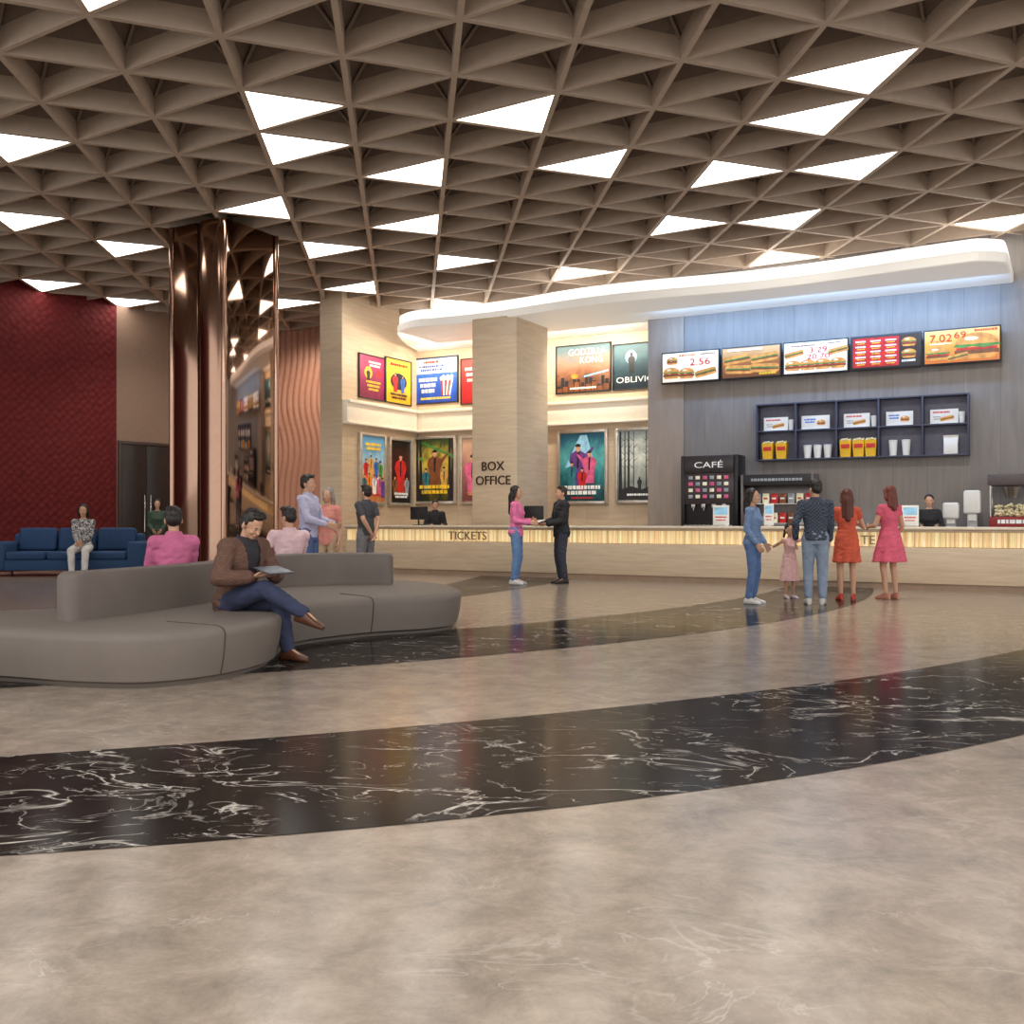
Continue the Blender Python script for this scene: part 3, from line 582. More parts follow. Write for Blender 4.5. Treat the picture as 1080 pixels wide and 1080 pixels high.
# ------------------------------------------------------------------ machines on back counter
def back(x0,x1,w=19.5): return Sx(x0,w),Sx(x1,w)
s0,s1=back(718,778); mw=s1-s0; mh=Zw(748,480,19.5)-.95
cm=thing('coffee_machine','tall black coffee machine with a lit header and silver dispensing panel','coffee machine',W((s0+s1)/2,19.5,.95),RB)
mb=MB(); mb.box(-mw/2,mw/2,.06,.55,0,mh); mb.box(-mw/2,-mw/2+.08,0,.06,0,mh); mb.box(mw/2-.08,mw/2,0,.06,0,mh); mb.build('cabinet',blackp,cm,bevel=.015)
mb=MB(); mb.box(-mw/2+.08,mw/2-.08,-.02,.06,mh*.76,mh-.01); hd=mb.build('header',mat('header',(46,38,40),.3),cm,bevel=.01)
text('CAFÉ',mw*.50,PM[PN.index('white')],hd,(0,-.022,mh*.88),height=mh*.1,ext=.003)
mb=MB(); mb.box(-mw/2+.08,mw/2-.08,.0,.06,mh*.34,mh*.76); pn=mb.build('front_panel',mat('machine_panel',(64,52,56),.3,.3),cm,bevel=.006)
for r in range(4):
    for q in range(6):
        mb=MB(); x=-mw*.32+q*mw*.125; z=mh*(.70-.085*r); mb.box(x-.045,x+.045,-.012,0,z-.035,z+.035); mb.build('button',PM[PN.index(['grey','pink','cream'][(q*2+r)%3])],pn,bevel=.004)
for q in range(4):
    mb=MB(); x=-mw*.27+q*mw*.18; mb.box(x-.04,x+.04,-.03,.02,mh*.29,mh*.345); mb.tube([(x,0,mh*.29),(x,0,mh*.25)],.014); mb.build('nozzle',mtl,cm,bevel=.003)
mb=MB(); mb.box(-mw/2+.09,mw/2-.09,-.08,.06,.04,.09)
for q in range(10): mb.box(-mw/2+.12+q*(mw-.24)/10,-mw/2+.14+q*(mw-.24)/10,-.075,.05,.09,.1)
mb.build('drip_tray',mtl,cm)
s0,s1=back(781,858); mw=s1-s0; mh=Zw(820,500,19.5)-.95
dc=thing('display_cabinet','grey steel snack warmer with two open shelves next to the coffee machine','cabinet',W((s0+s1)/2,19.5,.95),RB)
sgrey=mat('dark_steel',(120,114,112),.35,.6)
mb=MB(); mb.box(-mw/2,mw/2,.45,.55,0,mh); mb.box(-mw/2,-mw/2+.05,0,.45,0,mh); mb.box(mw/2-.05,mw/2,0,.45,0,mh); mb.box(-mw/2+.05,mw/2-.05,0,.45,0,.12); mb.build('body',sgrey,dc,bevel=.008)
mb=MB(); mb.box(-mw/2+.05,mw/2-.05,-.01,.45,mh*.8,mh); hd=mb.build('header',blackp,dc,bevel=.008)
mb=MB(); bars(mb,0,mh*.88,mw*.7,'grey',-.012,1,.05); mb.build('header_strip',PM,hd,recalc=False)
for z in (.12,mh*.46):
    mb=MB(); mb.box(-mw/2+.05,mw/2-.05,.03,.45,z,z+.015); mb.build('shelf_plate',mtl,dc)
for r,z in enumerate((.136,mh*.46+.016)):
    for q in range(8):
        x=-mw/2+.13+q*(mw-.26)/7; cc=['red','brown','grey','cream'][(q+r)%4]
        t=thing('snack_pack','%s snack pouch on the %s warmer shelf'%(cc,['lower','upper'][r]),'snack',W((s0+s1)/2+x,19.5+.18,.95+z),RB,'%s snack pouches, %s warmer shelf'%(cc,['lower','upper'][r]))
        mb=MB(); hh=.20; mb.loft([[(-.06,-.03,0),(.06,-.03,0),(.06,.03,0),(-.06,.03,0)],[(-.065,-.04,hh*.5),(.065,-.04,hh*.5),(.065,.04,hh*.5),(-.065,.04,hh*.5)],[(-.06,-.006,hh),(.06,-.006,hh),(.06,.006,hh),(-.06,.006,hh)]]); mb.build('pouch',PM[PN.index(cc)],t,bevel=.004)
        mb=MB(); mb.frect(-.04,.04,hh*.42,hh*.58,-.042); mb.build('label',PM[PN.index('white' if cc!='cream' else 'red')],t,recalc=False)
s0,s1=back(1043,1090); mw=s1-s0; mh=Zw(1055,500,19.5)-.95
pm_=thing('popcorn_machine','dark red popcorn machine with open sides at the right end','popcorn machine',W((s0+s1)/2,19.5,.95),RB)
mb=MB(); mb.box(-mw/2,mw/2,0,.55,0,.25); mb.build('base',rpk,pm_,bevel=.015)
mb=MB(); mb.box(-mw/2-.02,mw/2+.02,-.02,.57,mh*.80,mh); mb.build('canopy',mat('machine_grey',(88,78,78),.4),pm_,bevel=.02)
for x in (-mw/2+.02,mw/2-.02):
    for y in (.02,.53):
        mb=MB(); mb.tube([(x,y,.25),(x,y,mh*.83)],.018); mb.build('post',mtl,pm_)
mb=MB()
for q in range(90): mb.ell((random.uniform(-mw/2+.08,mw/2-.08),random.uniform(.06,.48),.27+random.random()*.2),(.03,.03,.025),7,5)
o=mb.build('popcorn',mat('popcorn',(250,236,190),.7),pm_,smooth=True); o['kind']='stuff'
mb=MB(); mb.lathe([(.1,.0),(.16,.18),(.17,.2)],(0,.27,mh*.58),18); mb.build('kettle',mtl,pm_,smooth=True)
mb=MB(); bars(mb,0,.13,mw*.6,'white',-.002,1,.07); mb.build('name_strip',PM,pm_,recalc=False)
def dispenser(x0,x1,yt,label,paper):
    s0,s1=back(x0,x1); mw=s1-s0; mh=Zw((x0+x1)/2,yt,19.5)-.95
    t=thing('dispenser',label,'dispenser',W((s0+s1)/2,19.5,.95),RB)
    mb=MB(); mb.box(-mw*.3,mw*.3,.08,.22,0,mh*.5); mb.box(-mw*.5,mw*.5,0,.26,0,.03); mb.build('stand',mat('disp_grey',(190,190,190),.4),t,bevel=.01)
    mb=MB(); mb.box(-mw/2,mw/2,0,.25,mh*.42,mh); mb.build('housing',pap,t,bevel=.04,seg=4)
    mb=MB(); mb.box(-mw*.25,mw*.25,.05,.07,mh*.25,mh*.44); mb.build('paper_sheet' if paper else 'spout',pap,t)
dispenser(994,1011,530,'small white dispenser on the back counter beside the staff woman',False)
dispenser(1016,1034,517,'taller white paper towel dispenser near the popcorn machine',True)
for x0,x1,y0,lab in ((752,769,533,'small white and blue stand card in front of the coffee machine'),(806,816,531,'narrow white stand card in front of the snack warmer'),(951,969,533,'small white stand card beside the staff woman')):
    w0=17.85; s0,s1=Sx(x0,w0),Sx(x1,w0); ww=s1-s0; hh=Zw(x0,y0,w0)-1.03
    t=thing('stand_card',lab,'sign',W((s0+s1)/2,w0,1.03),RB)
    mb=MB(); mb.box(-ww/2,ww/2,-.01,.01,.02,hh); mb.build('card',pap,t,bevel=.003)
    mb=MB(); mb.box(-ww/2,ww/2,-.06,.06,0,.02); mb.build('foot',mtl,t,bevel=.003)
    mb=MB(); col(mb,'sky'); mb.frect(-ww*.4,ww*.4,hh*.55,hh*.9,-.012); bars(mb,0,hh*.4,ww*.7,'red',-.012,2,hh*.06,hh*.14); mb.build('picture',PM,t,recalc=False)
def monitor(x,w0,label,rot=0):
    t=thing('monitor',label,'monitor',W(Sx(x,w0),w0,1.03),RB+rot)
    mb=MB(); mb.box(-.22,.22,-.02,.02,.12,.40); mb.build('casing',blackp,t,bevel=.01)
    mb=MB(); mb.box(-.205,.205,.0205,.023,.135,.385); mb.build('screen',mat('screen_glow',(120,150,180),.2,em=.3),t)
    mb=MB(); mb.tube([(0,-.01,.01),(0,-.03,.25)],.02); mb.build('neck',blackp,t)
    mb=MB(); mb.box(-.12,.12,-.09,.08,0,.015); mb.build('base',blackp,t,bevel=.006)
monitor(563,17.9,'black computer monitor on the ticket counter right of the pillar')
monitor(442,17.9,'black computer monitor on the ticket counter beside the clerk')
# ------------------------------------------------------------------ grey serpentine sofa
grey=mat('grey_upholstery',(121,111,103),.62,var=.04,scale=5,spec=.35); greyb=mat('grey_back',(115,105,98),.62,var=.04,scale=5,spec=.35); seamm=mat('seam',(74,67,62),.7)
so=thing('curved_sofa','large grey upholstered serpentine sofa with a curving central backrest','sofa')
outl=[(-4.9,7.55),(-4.2,7.2),(-3.5,6.93),(-2.9,6.72),(-2.42,6.72),(-2.04,7.08),(-1.85,7.7),(-1.90,8.4),(-1.86,9.05),(-1.35,9.7),(-.8,10.05),(-.56,10.5),(-.62,11.3),(-.95,12.1),(-1.5,12.6),(-2.3,12.8),(-3.1,12.5),(-3.62,11.7),(-3.72,10.6),(-3.68,9.6),(-3.78,8.85),(-4.2,8.42),(-4.9,8.4),(-5.25,7.95)]
OP=catmull(outl,6,True)
prof=[(.0,.10),(.03,.09),(.05,.045),(.18,.015),(.32,.0),(.35,.004),(.373,.022),(.386,.05),(.391,.09),(.393,.2)]
mb=MB(); rings=[[(p.x,p.y,z) for p in inset(OP,i)] for z,i in prof]; mb.loft(rings); mb.build('seat',grey,so,smooth=True)
bpts=catmull([(-3.32,7.46),(-3.1,8.1),(-2.87,9.0),(-2.8,10.0),(-2.74,10.8),(-2.5,11.4),(-2.05,11.68),(-1.46,11.66)],6)
e0=(bpts[0]-bpts[1]).normalized(); e1=(bpts[-1]-bpts[-2]).normalized()
bpts=[bpts[0]+e0*.06,bpts[0]+e0*.045]+bpts+[bpts[-1]+e1*.045,bpts[-1]+e1*.06]
def ribbon(mb,pts,th,z0,z1,rr=.04):
    rings=[]; N=len(pts)
    for i,p in enumerate(pts):
        t=(pts[min(i+1,N-1)]-pts[max(i-1,0)]).normalized(); nn=Vector((-t.y,t.x))
        e=min(i,N-1-i); f=[.55,.82,1][min(e,2)]; zt=z1-[.04,.018,0][min(e,2)]
        hw=th/2*f; sec=[(-hw,z0),(hw,z0),(hw*1.03,(z0+zt)/2),(hw,zt-rr),(hw*.88,zt-rr*.3),(hw*.55,zt),(-hw*.55,zt),(-hw*.88,zt-rr*.3),(-hw,zt-rr),(-hw*1.03,(z0+zt)/2)]
        rings.append([(p.x+nn.x*u,p.y+nn.y*u,z) for u,z in sec])
    mb.loft(rings)
mb=MB(); ribbon(mb,bpts,.18,.34,.76); mb.build('backrest',greyb,so,smooth=True)
def seam(idx):
    n=(inset(OP,1)[idx]-OP[idx]); pts=[]
    for z,i in prof[2:]:
        q=OP[idx]+n*(i-.003); pts.append((q.x,q.y,z))
    q=OP[idx]+n*.6; pts.append((q.x,q.y,.394))
    mb=MB(); mb.tube(pts,.006,6); mb.build('seam',seamm,so,smooth=True)
for idx in (30,42,54): seam(idx)
# ------------------------------------------------------------------ blue sofa
blue=mat('blue_fabric',(38,68,106),.8,var=.12,scale=14)
bs=thing('blue_sofa','dark blue fabric sofa standing in front of the red wall','sofa',(-9.05,20.6,0),.10)
mb=MB(); mb.box(-1.55,1.55,-.5,.5,.12,.34); mb.build('base',blue,bs,bevel=.03,seg=3)
for s in (-1,1):
    mb=MB(); x=s*1.38; mb.box(x-.2,x+.2,-.53,.5,.12,.70); mb.build('arm',blue,bs,bevel=.06,seg=4)
mb=MB(); mb.box(-1.3,1.3,.26,.54,.3,.86); mb.build('back',blue,bs,bevel=.06,seg=4)
for x in (-.79,0,.79):
    mb=MB(); mb.box(x-.385,x+.385,-.52,.28,.34,.50); mb.build('seat_cushion',blue,bs,bevel=.05,seg=4)
    mb=MB(); mb.xf=Matrix.Translation((x,.2,.5))@Matrix.Rotation(-.18,4,'X'); mb.box(-.375,.375,-.1,.1,0,.48); mb.build('back_cushion',blue,bs,bevel=.06,seg=4)
for x in (-1.4,1.4):
    for y in (-.42,.42):
        mb=MB(); mb.tube([(x,y,0),(x,y,.13)],[.02,.03]); mb.build('leg',blackp,bs)
# ------------------------------------------------------------------ people
def ik(a,c,l1,l2,pole):
    a=Vector(a);c=Vector(c);d=c-a;L=d.length
    if L>(l1+l2)*.998: c=a+d*((l1+l2)*.998/L); d=c-a; L=d.length
    x=(l1*l1-l2*l2+L*L)/(2*L); h=math.sqrt(max(l1*l1-x*x,0)); u=d/L
    p=Vector(pole); p=p-u*p.dot(u); p.normalize(); return a+u*x+p*h,c
TM_M=[(.86,.125,.10,0),(.93,.160,.115,.012),(1.0,.153,.112,.004),(1.08,.143,.102,-.005),(1.18,.150,.106,-.01),(1.28,.168,.118,-.012),(1.36,.176,.112,-.006),(1.42,.165,.092,0),(1.455,.115,.075,.006),(1.49,.066,.062,.01)]
TM_F=[(.86,.125,.105,0),(.93,.166,.12,.014),(1.0,.148,.108,.006),(1.08,.120,.090,0),(1.18,.128,.096,-.006),(1.27,.147,.122,-.02),(1.35,.150,.102,-.008),(1.42,.142,.08,0),(1.455,.095,.066,.006),(1.49,.056,.055,.01)]
def ring(z,rx,ry,yo,n=20): return [(rx*math.cos(2*PI*k/n),yo+ry*math.sin(2*PI*k/n),z) for k in range(n)]
def interp(tab,z):
    for a,b in zip(tab,tab[1:]):
        if a[0]<=z<=b[0]:
            t=(z-a[0])/(b[0]-a[0]); return tuple(a[i]+(b[i]-a[i])*t for i in range(4))
    return (z,)+(tab[0][1:] if z<tab[0][0] else tab[-1][1:])
def hand(mb,wr,d,nrm,ts,curl):
    d=d.normalized(); n=(nrm-d*nrm.dot(d)).normalized(); ac=d.cross(n)
    for i in range(4):
        u=(i-1.5); k=wr+d*.088+ac*u*.021
        mb.cap(wr+ac*u*.010,k,.0135,.0125,8)
        ln=[.040,.046,.043,.034] if ts>0 else [.034,.043,.046,.040]
        dd=(d*math.cos(curl*.5)+n*math.sin(curl*.5)+ac*u*.10).normalized(); m=k+dd*ln[i]
        mb.cap(k,m,.0115,.0105,8)
        d2=(d*math.cos(curl*1.3)+n*math.sin(curl*1.3)+ac*u*.08).normalized(); mb.cap(m,m+d2*ln[i]*.8,.0105,.009,8)
    b=wr+d*.028+ac*ts*.02; td=(d*.62+ac*ts*.72+n*.3).normalized(); m=b+td*.045
    mb.cap(b,m,.015,.0125,8); mb.cap(m,m+(td*.6+d*.5+n*.2).normalized()*.034,.0120,.010,8)
def mcol(pre,c,**k): return mat('%s_%d_%d_%d'%((pre,)+tuple(c)),c,**k)
def checkmat(key,a,b_,scale):
    if key in MATS: return MATS[key]
    m,n,l,b=base(key); tc=n.new('ShaderNodeTexCoord'); ch=n.new('ShaderNodeTexChecker'); ch.inputs['Scale'].default_value=scale
    ch.inputs[1].default_value=lin(a); ch.inputs[2].default_value=lin(b_); l.new(tc.outputs['Object'],ch.inputs['Vector']); l.new(ch.outputs['Color'],b.inputs['Base Color']); b.inputs['Roughness'].default_value=.85; MATS[key]=m; return m
def printmat(key,a,b_,scale):
    if key in MATS: return MATS[key]
    m,n,l,b=base(key); tc=n.new('ShaderNodeTexCoord'); no=n.new('ShaderNodeTexNoise'); no.inputs['Scale'].default_value=scale; no.inputs['Distortion'].default_value=1.5
    l.new(tc.outputs['Object'],no.inputs['Vector']); r=ramp(n,[(.47,lin(a)),(.53,lin(b_))]); l.new(no.outputs['Fac'],r.inputs[0]); l.new(r.outputs[0],b.inputs['Base Color']); b.inputs['Roughness'].default_value=.85; MATS[key]=m; return m
SKIN=(206,158,128)
def person(label,loc,face,H=1.72,sex='m',skin=SKIN,hairc=(34,27,24),hair='short',top=(120,120,120),topname='shirt',sleeve=1.,hem=.90,
           bottom='trousers',bcol=(60,60,70),skirt=None,shoe=(40,34,32),jacket=None,sh=None,lean=0.,yaw=0.,pitch=0.,hs=1.,wL=None,wR=None,eL=None,eR=None,
           leg={},vox=.008,curl=.6,nL=None,nR=None,topmat=None,jmat=None,stance=.0):
    k=H/1.75; root=thing('person',label,'person',loc,math.atan2(face[0],-face[1])); root.scale=(k,k,k)
    fem=sex=='f'; tab=TM_F if fem else TM_M
    pz=.95 if sh is None else sh/k+.098
    Tt=Matrix.Translation; TM=Tt((0,0,pz))@Matrix.Rotation(lean,4,'X')@Tt((0,0,-.95))
    HM=TM@Tt((0,.005,1.53))@Matrix.Rotation(yaw,4,'Z')@Matrix.Rotation(pitch,4,'X')@Matrix.Scale(hs,4)@Tt((0,-.005,-1.53))
    sk=mcol('skin',skin,rough=.5,var=.04); hm=mcol('hair',hairc,rough=.5,var=.3,scale=40,stretch=(1,1,.25))
    b=MB(); b.xf=TM; b.loft([ring(*r) for r in tab]); b.cap((0,.012,1.43),(0,.008,1.50),.06 if not fem else .05,.05 if not fem else .044)
    b.xf=None; b.cap(TM@Vector((0,.012,1.46)),HM@Vector((0,.012,1.60)),.052 if not fem else .044,.05 if not fem else .043)
    b.xf=HM; b.ell((0,.008,1.655),(.076,.096,.094)); b.ell((0,-.028,1.612),(.060,.066,.092)); b.ell((0,-.055,1.548),(.034,.034,.030)); b.ell((0,-.03,1.565),(.05,.055,.04))
    b.cap((0,-.088,1.632),(0,-.106,1.602),.009,.0145,8); b.ell((0,-.09,1.572),(.024,.010,.012),10,6); b.ell((0,-.084,1.645),(.045,.012,.010),10,6)
    for s in (-1,1): b.ell((s*.078,.008,1.617),(.012,.02,.032),10,6); b.ell((s*.036,-.070,1.60),(.02,.018,.018),10,6); b.ell((s*.031,-.078,1.639),(.016,.012,.008),10,6)
    b.xf=None
    tp=MB(); jk=MB(); tr=MB(); sw=.158 if fem else .182; og=.013
    fr=.86 if fem else 1.
    for s,wr,el,nn in ((1,wL,eL,nL),(-1,wR,eR,nR)):
        S=TM@Vector((s*sw,.004,1.412)); wv=Vector(wr) if wr is not None else TM@Vector((s*(sw+.07),-.04,.885))
        E,Wv=ik(S,wv,.285,.258,Vector(el) if el is not None else Vector((s*.5,1,-.35)))
        b.ell(S,(.06*fr,.06*fr,.06*fr)); b.cap(TM@Vector((s*.06,.005,1.41)),S,.062*fr,.058*fr)
        b.cap(S,E,.052*fr,.041*fr); b.cap(E,E.lerp(Wv,.35),.041*fr,.040*fr); b.cap(E.lerp(Wv,.35),Wv,.040*fr,.027*fr)
        hand(b,Wv,(Wv-E),Vector(nn) if nn is not None else Vector((-s,0,0)),-s,curl)
        for g,of,act in ((tp,og,sleeve),(jk,.026,1. if jacket else 0)):
            if g is jk and not jacket: continue
            g.ell(S,(.06*fr+of,)*3); g.cap(TM@Vector((s*.06,.005,1.405)),S,.062*fr+of,.058*fr+of)
            if act>=.9: g.cap(S,E,.053*fr+of,.044*fr+of); g.cap(E,Wv-(Wv-E)*.08,.044*fr+of,.032*fr+of)
            elif act>.05: g.cap(S,S.lerp(E,act),.054*fr+of,.048*fr+of*1.1)
    fr=.9 if fem else 1.
    for s in (1,-1):
        key='L' if s>0 else 'R'; lg=leg.get(key,{})
        hp=Vector((s*.088,0,pz-.02))
        if sh is None: an=Vector(lg.get('an',(s*(.095+stance),.03,.085))); pole=Vector((s*.15,-1,0))
        else: an=Vector(lg.get('an',(s*.11,-.44,.085))); pole=Vector((s*.1,-.6,1))
        if 'pole' in lg: pole=Vector(lg['pole'])
        K,an=ik(hp,an,.435,.415,pole); fd=Vector(lg.get('fd',(s*.15,-1,0))).normalized()
        b.cap(hp,K,.088*fr,.058*fr); md=K.lerp(an,.3)+Vector((0,.012 if sh is None else 0,0)); b.cap(K,md,.056*fr,.055*fr); b.cap(md,an,.055*fr,.036*fr)
        up=Vector((0,0,1)); up=(up-fd*up.dot(fd)).normalized(); si=fd.cross(up); rings=[]
        b.cap(an,an+fd*.11-up*.045,.034,.024)
        if bottom=='trousers':
            o2=.016; tr.cap(hp,K,.094*fr+o2*.6,.060*fr+o2); tr.cap(K,an+Vector((0,0,.03)) if sh is None else an+(K-an).normalized()*.02,.060*fr+o2,.046*fr+o2*.8)
        for t,hw,h in [(-.078,.020,.045),(-.062,.036,.085),(-.02,.042,.112),(.035,.043,.098),(.09,.047,.070),(.14,.045,.053),(.178,.033,.040),(.195,.014,.028)]:
            rg=[]
            for q in range(14):
                a=2*PI*q/14; cx=math.copysign(abs(math.cos(a))**.6,math.cos(a)); cy=math.copysign(abs(math.sin(a))**.6,math.sin(a))
                rg.append(an+fd*t+si*hw*cx*fr+up*(h/2+h/2*cy-.084))
            rings.append(rg)
        q=MB(); q.loft(rings); q.build('shoe',mcol('shoe',shoe,rough=.4),root,smooth=True)
    remesh(b,'body',sk,root,vox,2)
    zs=[hem]+[r[0] for r in tab if r[0]>hem+.02 and r[0]<1.46]+[1.475]
    tp.xf=TM; rg=[]
    for z in zs:
        _,rx,ry,yo=interp(tab,z); o2=og+(.006 if z<1.0 else 0); rg.append(ring(z,rx+o2,ry+o2,yo))
    if skirt:
        hz,fl=skirt; zz=[hz+(1.02-hz)*t for t in (0,.33,.66,1)]
        _,rx,ry,yo=interp(tab,1.04); q=[]
        for i,z in enumerate(zz): t=(1-i/3)**.8; q.append([((.172*(1-t)+fl*t)*(1+.07*t*math.cos(9*2*PI*kk/60))*math.cos(2*PI*kk/60),.01+(.128*(1-t)+fl*.82*t)*(1+.07*t*math.cos(9*2*PI*kk/60))*math.sin(2*PI*kk/60),z) for kk in range(60)])
        tp.loft(q+[ring(1.10,rx+og,ry+og,yo,60)])
        rg=[r for r in rg if r[0][2]>=1.0]
    tp.loft(rg); tp.xf=None
    cm_=topmat or mcol('cloth',top,rough=.85,var=.10,scale=10)
    remesh(tp,topname,cm_,root,.011,3,wr=(.009,11,11,17))
    if not fem:
        q=MB(); q.xf=TM; rr=[ring(1.455,.100,.078,.006),ring(1.50,.066,.064,.012),ring(1.515,.070,.067,.014),ring(1.48,.092,.078,.010),ring(1.455,.112,.088,.006)]; q.loft(rr,caps=False); q.build('collar',cm_,root,smooth=True)
    if jacket:
        jk.xf=TM; rg=[]
        for z in [.84]+[r[0] for r in tab if .86<r[0]<1.46]+[1.47]:
            _,rx,ry,yo=interp(tab,z); o2=.027+(.012 if z<1.0 else 0); rg.append(ring(z,rx+o2,ry+o2,yo))
        jk.loft(rg); jk.xf=None; inv=TM.inverted()
        def cut(c):
            p=inv@c; return p.y<-.03 and abs(p.x)<.028+max(0,p.z-1.1)*.16 and .80<p.z<1.5
        remesh(jk,'jacket',jmat or mcol('jacket',jacket,rough=.75,var=.1,scale=12),root,.011,3,cut,wr=(.010,9,9,14))
    if bottom=='trousers':
        tr.xf=TM; rg=[]
        for z in (.85,.93,1.0,1.04):
            _,rx,ry,yo=interp(tab,z); rg.append(ring(z,rx+.012,ry+.012,yo))
        tr.loft(rg); tr.xf=None; tr.ell((0,.005,pz-.03),(.165 if fem else .160,.115,.10))
        remesh(tr,'trousers',mcol('trouser',bcol,rough=.85,var=.14,scale=9),root,.011,3,wr=(.008,12,12,14))
    h=MB(); h.xf=HM
    h.ell((0,.022,1.684),(.083,.092,.084)); h.ell((0,.045,1.635),(.078,.066,.078))
    if hair=='short':
        h.ell((0,-.040,1.732),(.056,.042,.027)); h.ell((.03,-.03,1.74),(.045,.05,.028))
        for s in (-1,1): h.ell((s*.076,-.004,1.655),(.009,.018,.030),8,6)
    if hair in('long','shoulder'):
        L=.30 if hair=='long' else .17
        h.ell((0,.06,1.60),(.085,.06,.10)); h.cap((0,.070,1.58),(0,.095,1.58-L),.072,.050); h.cap((.05,.055,1.6),(.06,.075,1.62-L),.042,.035); h.cap((-.05,.055,1.6),(-.06,.075,1.62-L),.042,.035)
        for s in (-1,1): h.cap((s*.070,-.02,1.69),(s*.083,.025,1.56),.022,.028)
    if hair=='bun': h.ell((0,.125,1.66),(.045,.045,.045))
    if hair=='pigtails':
        for s in (-1,1): h.cap((s*.08,.03,1.62),(s*.10,.04,1.50),.030,.018)
    remesh(h,'hair',hm,root,.007,2,wr=(.007,38,38,7))
    for s in (-1,1):
        q=MB(); q.xf=HM; q.ell((s*.031,-.0835,1.630),(.012,.0085,.0050),12,8); q.cur=1; q.ell((s*.031,-.0895,1.630),(.0052,.0035,.0048),10,6)
        q.build('eye',[mat('eye_white',(205,196,186),.35,var=.02),mat('iris',(38,24,18),.25)],root,smooth=True)
        q=MB(); q.xf=HM; q.tube([(s*.014,-.0945,1.649),(s*.032,-.0935,1.654),(s*.047,-.083,1.649)],[.002,.0032,.0015],6); q.build('eyebrow',hm,root,smooth=True)
    q=MB(); q.xf=HM; q.ell((0,-.0975,1.573),(.020,.005,.0055),12,6); q.build('lips',mcol('lips',(172,104,94)),root,smooth=True)
    return root
def fl(x,d): return (ray(x)*d,d,0)
person('man in brown jacket sitting cross legged on the grey sofa with a tablet',(-2.33,8.35,0),(.84,-.54),1.72,top=(46,44,50),jacket=(104,74,60),jmat=checkmat('brown_check',(112,80,66),(94,67,55),60),bcol=(52,58,84),shoe=(92,54,34),sh=.385,lean=.28,pitch=.30,vox=.0065,
    wL=(.10,-.36,.70),wR=(-.12,-.34,.70),eL=(1,.5,-.6),eR=(-1,.5,-.6),nL=(-.3,0,.9),nR=(.3,0,.9),
    leg={'L':dict(an=(.08,-.56,.085)),'R':dict(an=(.07,-.76,.40),pole=(-.2,-.3,1),fd=(.25,-.95,-.25))},curl=.5)
tb=thing('tablet','slim grey tablet held open by the man in the brown jacket','tablet',Vector((-2.33,8.35,.735))+Vector((.84,-.54,0))*.47,math.atan2(.84,.54))
mb=MB(); mb.xf=Matrix.Rotation(.25,4,'X'); mb.box(-.14,.14,-.1,.1,0,.009); mb.build('case',mat('tablet_case',(70,70,76),.35),tb,bevel=.003)
mb=MB(); mb.xf=Matrix.Rotation(.25,4,'X'); mb.box(-.125,.125,-.085,.085,.0092,.0105); mb.build('screen',mat('tablet_screen',(110,118,130),.15,em=.05),tb)
person('man in rose pink shirt seated with his back to the camera',(-3.24,9.55,0),(-.55,.83),1.72,top=(204,108,146),bcol=(60,62,78),sh=.385,lean=.05,wL=(.14,-.36,.58),wR=(-.14,-.36,.58),yaw=-.2)
person('man in pale pink shirt seated behind the right half of the backrest',(-2.72,12.12,0),(-.45,.89),1.78,top=(232,196,200),bcol=(70,74,90),sh=.385,lean=-.05,wL=(.3,-.3,.62),wR=(-.14,-.36,.58),yaw=.5,pitch=.15)
person('standing man in pale lilac shirt behind the grey sofa',fl(325,13.7),(.95,-.25),1.76,top=(186,182,208),bcol=(84,104,146),wL=(.2,-.3,1.08),wR=(-.16,-.34,1.08),sleeve=1)
person('woman in salmon pink top standing right of the lilac shirt man',fl(346,14.8),(-.35,-.92),1.62,'f',hairc=(150,140,135),hair='shoulder',top=(222,144,130),bcol=(196,170,140),sleeve=.6,hem=.84)
person('man in dark grey shirt standing alone with hands behind his back',fl(386,16.8),(-.75,.55),1.72,top=(70,70,76),bcol=(118,116,120),wL=(.05,.16,.95),wR=(-.05,.17,.93),eL=(1,.6,0),eR=(-1,.6,0),sleeve=.6)
person('woman in pink hoodie and jeans facing the man in black',fl(544.5,17.6),(.97,-.25),1.74,'f',hair='long',top=(228,120,166),topname='hoodie',bcol=(100,132,176),shoe=(210,205,200),wL=(.10,-.24,1.14),wR=(-.08,-.27,1.10),hem=.86)
person('man in black jacket facing the woman in the pink hoodie',fl(592,17.9),(-.95,-.3),1.74,hairc=(60,42,32),top=(60,60,64),jacket=(32,32,36),bcol=(52,55,68),wL=(.10,-.30,1.08),wR=(-.10,-.30,1.10),nL=(-.5,0,.8),nR=(.5,0,.8),shoe=(30,26,24))
fp=Vector(fl(592,17.9))+Vector((-.95,-.3,0)).normalized()*.42
bk=thing('folder','dark folder held open between the pair near the pillar','folder',(fp.x,fp.y,1.105),math.atan2(-.95,.3))
mb=MB(); mb.xf=Matrix.Rotation(.35,4,'X'); mb.box(-.15,.15,-.1,.1,0,.012); mb.build('cover',mat('folder_cover',(40,36,38),.5),bk,bevel=.003)
mb=MB(); mb.xf=Matrix.Rotation(.35,4,'X'); mb.box(-.135,.135,-.085,.085,.0122,.016); mb.build('paper_sheet',pap,bk)
person('woman in blue denim shirt and jeans, leftmost of the cafe group',fl(794,13.6),(.8,-.5),1.57,'f',hair='shoulder',top=(116,140,176),bcol=(90,116,160),shoe=(225,222,218),wL=(.16,-.14,.92),wR=(-.18,-.12,.92),hem=.82,sleeve=1)
gp=Vector(fl(833,14.55)); mp=Vector(fl(860,13.5))
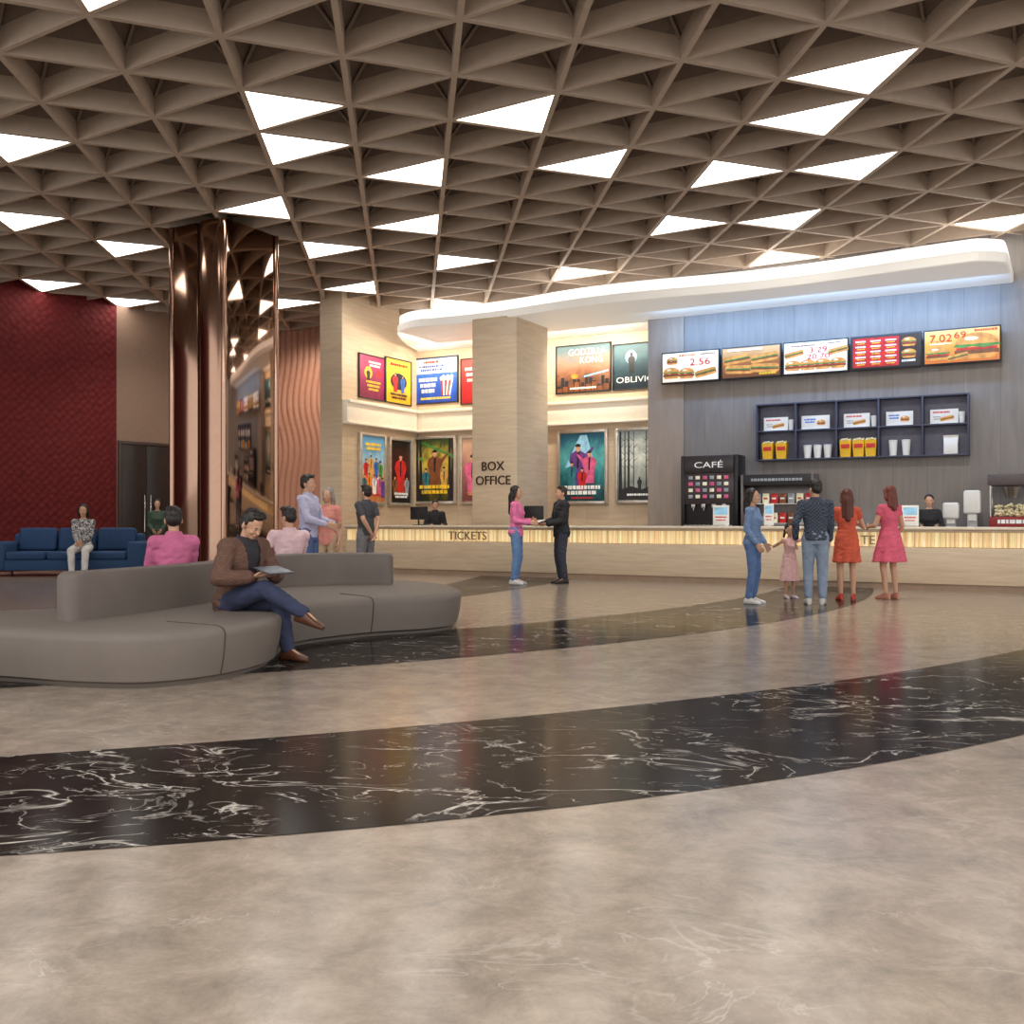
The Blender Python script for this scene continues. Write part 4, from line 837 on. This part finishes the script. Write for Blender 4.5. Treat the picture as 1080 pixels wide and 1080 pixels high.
person('small girl in pale pink dress standing between the adults',gp,(.25,-.95),1.05,'f',hair='pigtails',hs=1.32,top=(240,192,188),topname='dress',skirt=(.42,.24),bottom='none',shoe=(225,205,205),sleeve=.35,wL=(.34,-.12,1.62),wR=(-.36,-.16,1.36),eL=(1,.3,-.4),eR=(-1,.2,-.6))
person('man in dark checked shirt with his back turned beside the girl',mp,(.25,.97),1.68,top=(60,64,80),topmat=checkmat('plaid',(48,52,66),(84,90,106),40),bcol=(140,154,174),shoe=(205,200,196),wL=(.27,-.06,.92),wR=(-.2,-.16,.9),sleeve=1,yaw=.5)
person('woman in orange red short dress facing the cafe counter',fl(893,14.2),(.15,.98),1.58,'f',hair='long',hairc=(92,44,30),top=(212,92,66),topname='dress',skirt=(.60,.21),bottom='none',shoe=(190,60,50),sleeve=.35,wL=(.14,-.25,1.28),wR=(-.14,-.25,1.28))
person('woman in raspberry pink flared dress, rightmost of the cafe group',fl(938,14.4),(-.35,.93),1.63,'f',hair='shoulder',hairc=(110,52,38),top=(222,98,122),topname='dress',skirt=(.58,.27),bottom='none',shoe=(190,130,110),sleeve=.3,wL=(.16,-.28,1.12),wR=(-.2,-.1,.92))
w0=18.75; person('cafe attendant in black with tied hair behind the counter',W(Sx(980,w0),w0),(-.4,-.92),1.58,'f',hair='bun',top=(38,37,42),bcol=(34,34,40),wL=(.16,-.28,1.12),wR=(-.16,-.28,1.12))
w0=18.75; person('ticket clerk in black behind the counter left of the pillar',W(Sx(459,w0),w0),(.2,-.98),1.58,'m',top=(44,42,48),bcol=(40,40,46),wL=(.16,-.28,1.12),wR=(-.16,-.28,1.12))
person('woman in black and white patterned top sitting on the blue sofa',(-8.72,20.25,0),(.2,-.98),1.86,'f',hair='shoulder',topmat=printmat('mono_print',(40,38,42),(206,202,200),26),bcol=(222,220,216),sh=.50,wL=(.03,-.27,.66),wR=(-.03,-.28,.66),shoe=(60,50,46))
person('woman in dark green tunic standing by the dark door',fl(166,22.4),(.3,-.95),1.6,'f',hair='long',top=(62,82,66),topname='tunic',skirt=(.52,.20),bcol=(40,38,40),wL=(.1,-.22,1.0),wR=(-.1,-.22,1.0))
# ------------------------------------------------------------------ wall washes and added fill lights
area(W(-4.2,19.2,5.3),W(-4.2,20.3,4.0),6.6,.2,130,(.30,.56,1))
area(W(-11.5,20.2,5.3),W(-11.5,21.3,4.2),5.5,.15,90,(1,.88,.70))
area(W(-8.9,20.2,5.3),W(-8.9,21.3,4.2),1.6,.15,32,(1,.88,.70))
area(W(-13.2,19.5,5.3),W(-14.6,19.5,4.2),2.2,.15,45,(1,.88,.70))
area((-4,2,6.2),(-4,2.5,0),2.5,2.5,200,(1,.99,.97)); area((4,2,6.2),(4,2.5,0),2.5,2.5,200,(1,.99,.97))  # two added fill panels overhead, out of view, only to brighten the room
spot((-5.4,24.6,6.2),(-5.7,26.8,2.5),420,110,(1,.87,.74))  # added spot that lifts the dim wavy wall
spot((-10.2,19.5,6.2),(-9.2,20.8,1),220,110); spot((-7.6,22.0,6.2),(-8.0,23.5,1.5),280,110)  # added fill for the red wall, blue sofa and door
spot((-2.5,14,6.2),(-2.5,14.4,0),300,110); spot((4,14,6.2),(4.2,14.6,0),360,110)  # added fill over the standing groups
spot((-1.6,15.8,6.2),(-1.0,19.6,2.4),420,80,(1,.94,.84)); spot((6.0,13.4,6.2),(7.6,17.6,2.2),300,90,(1,.95,.88))  # added fill aimed at the pillar and the cafe side
print('done')
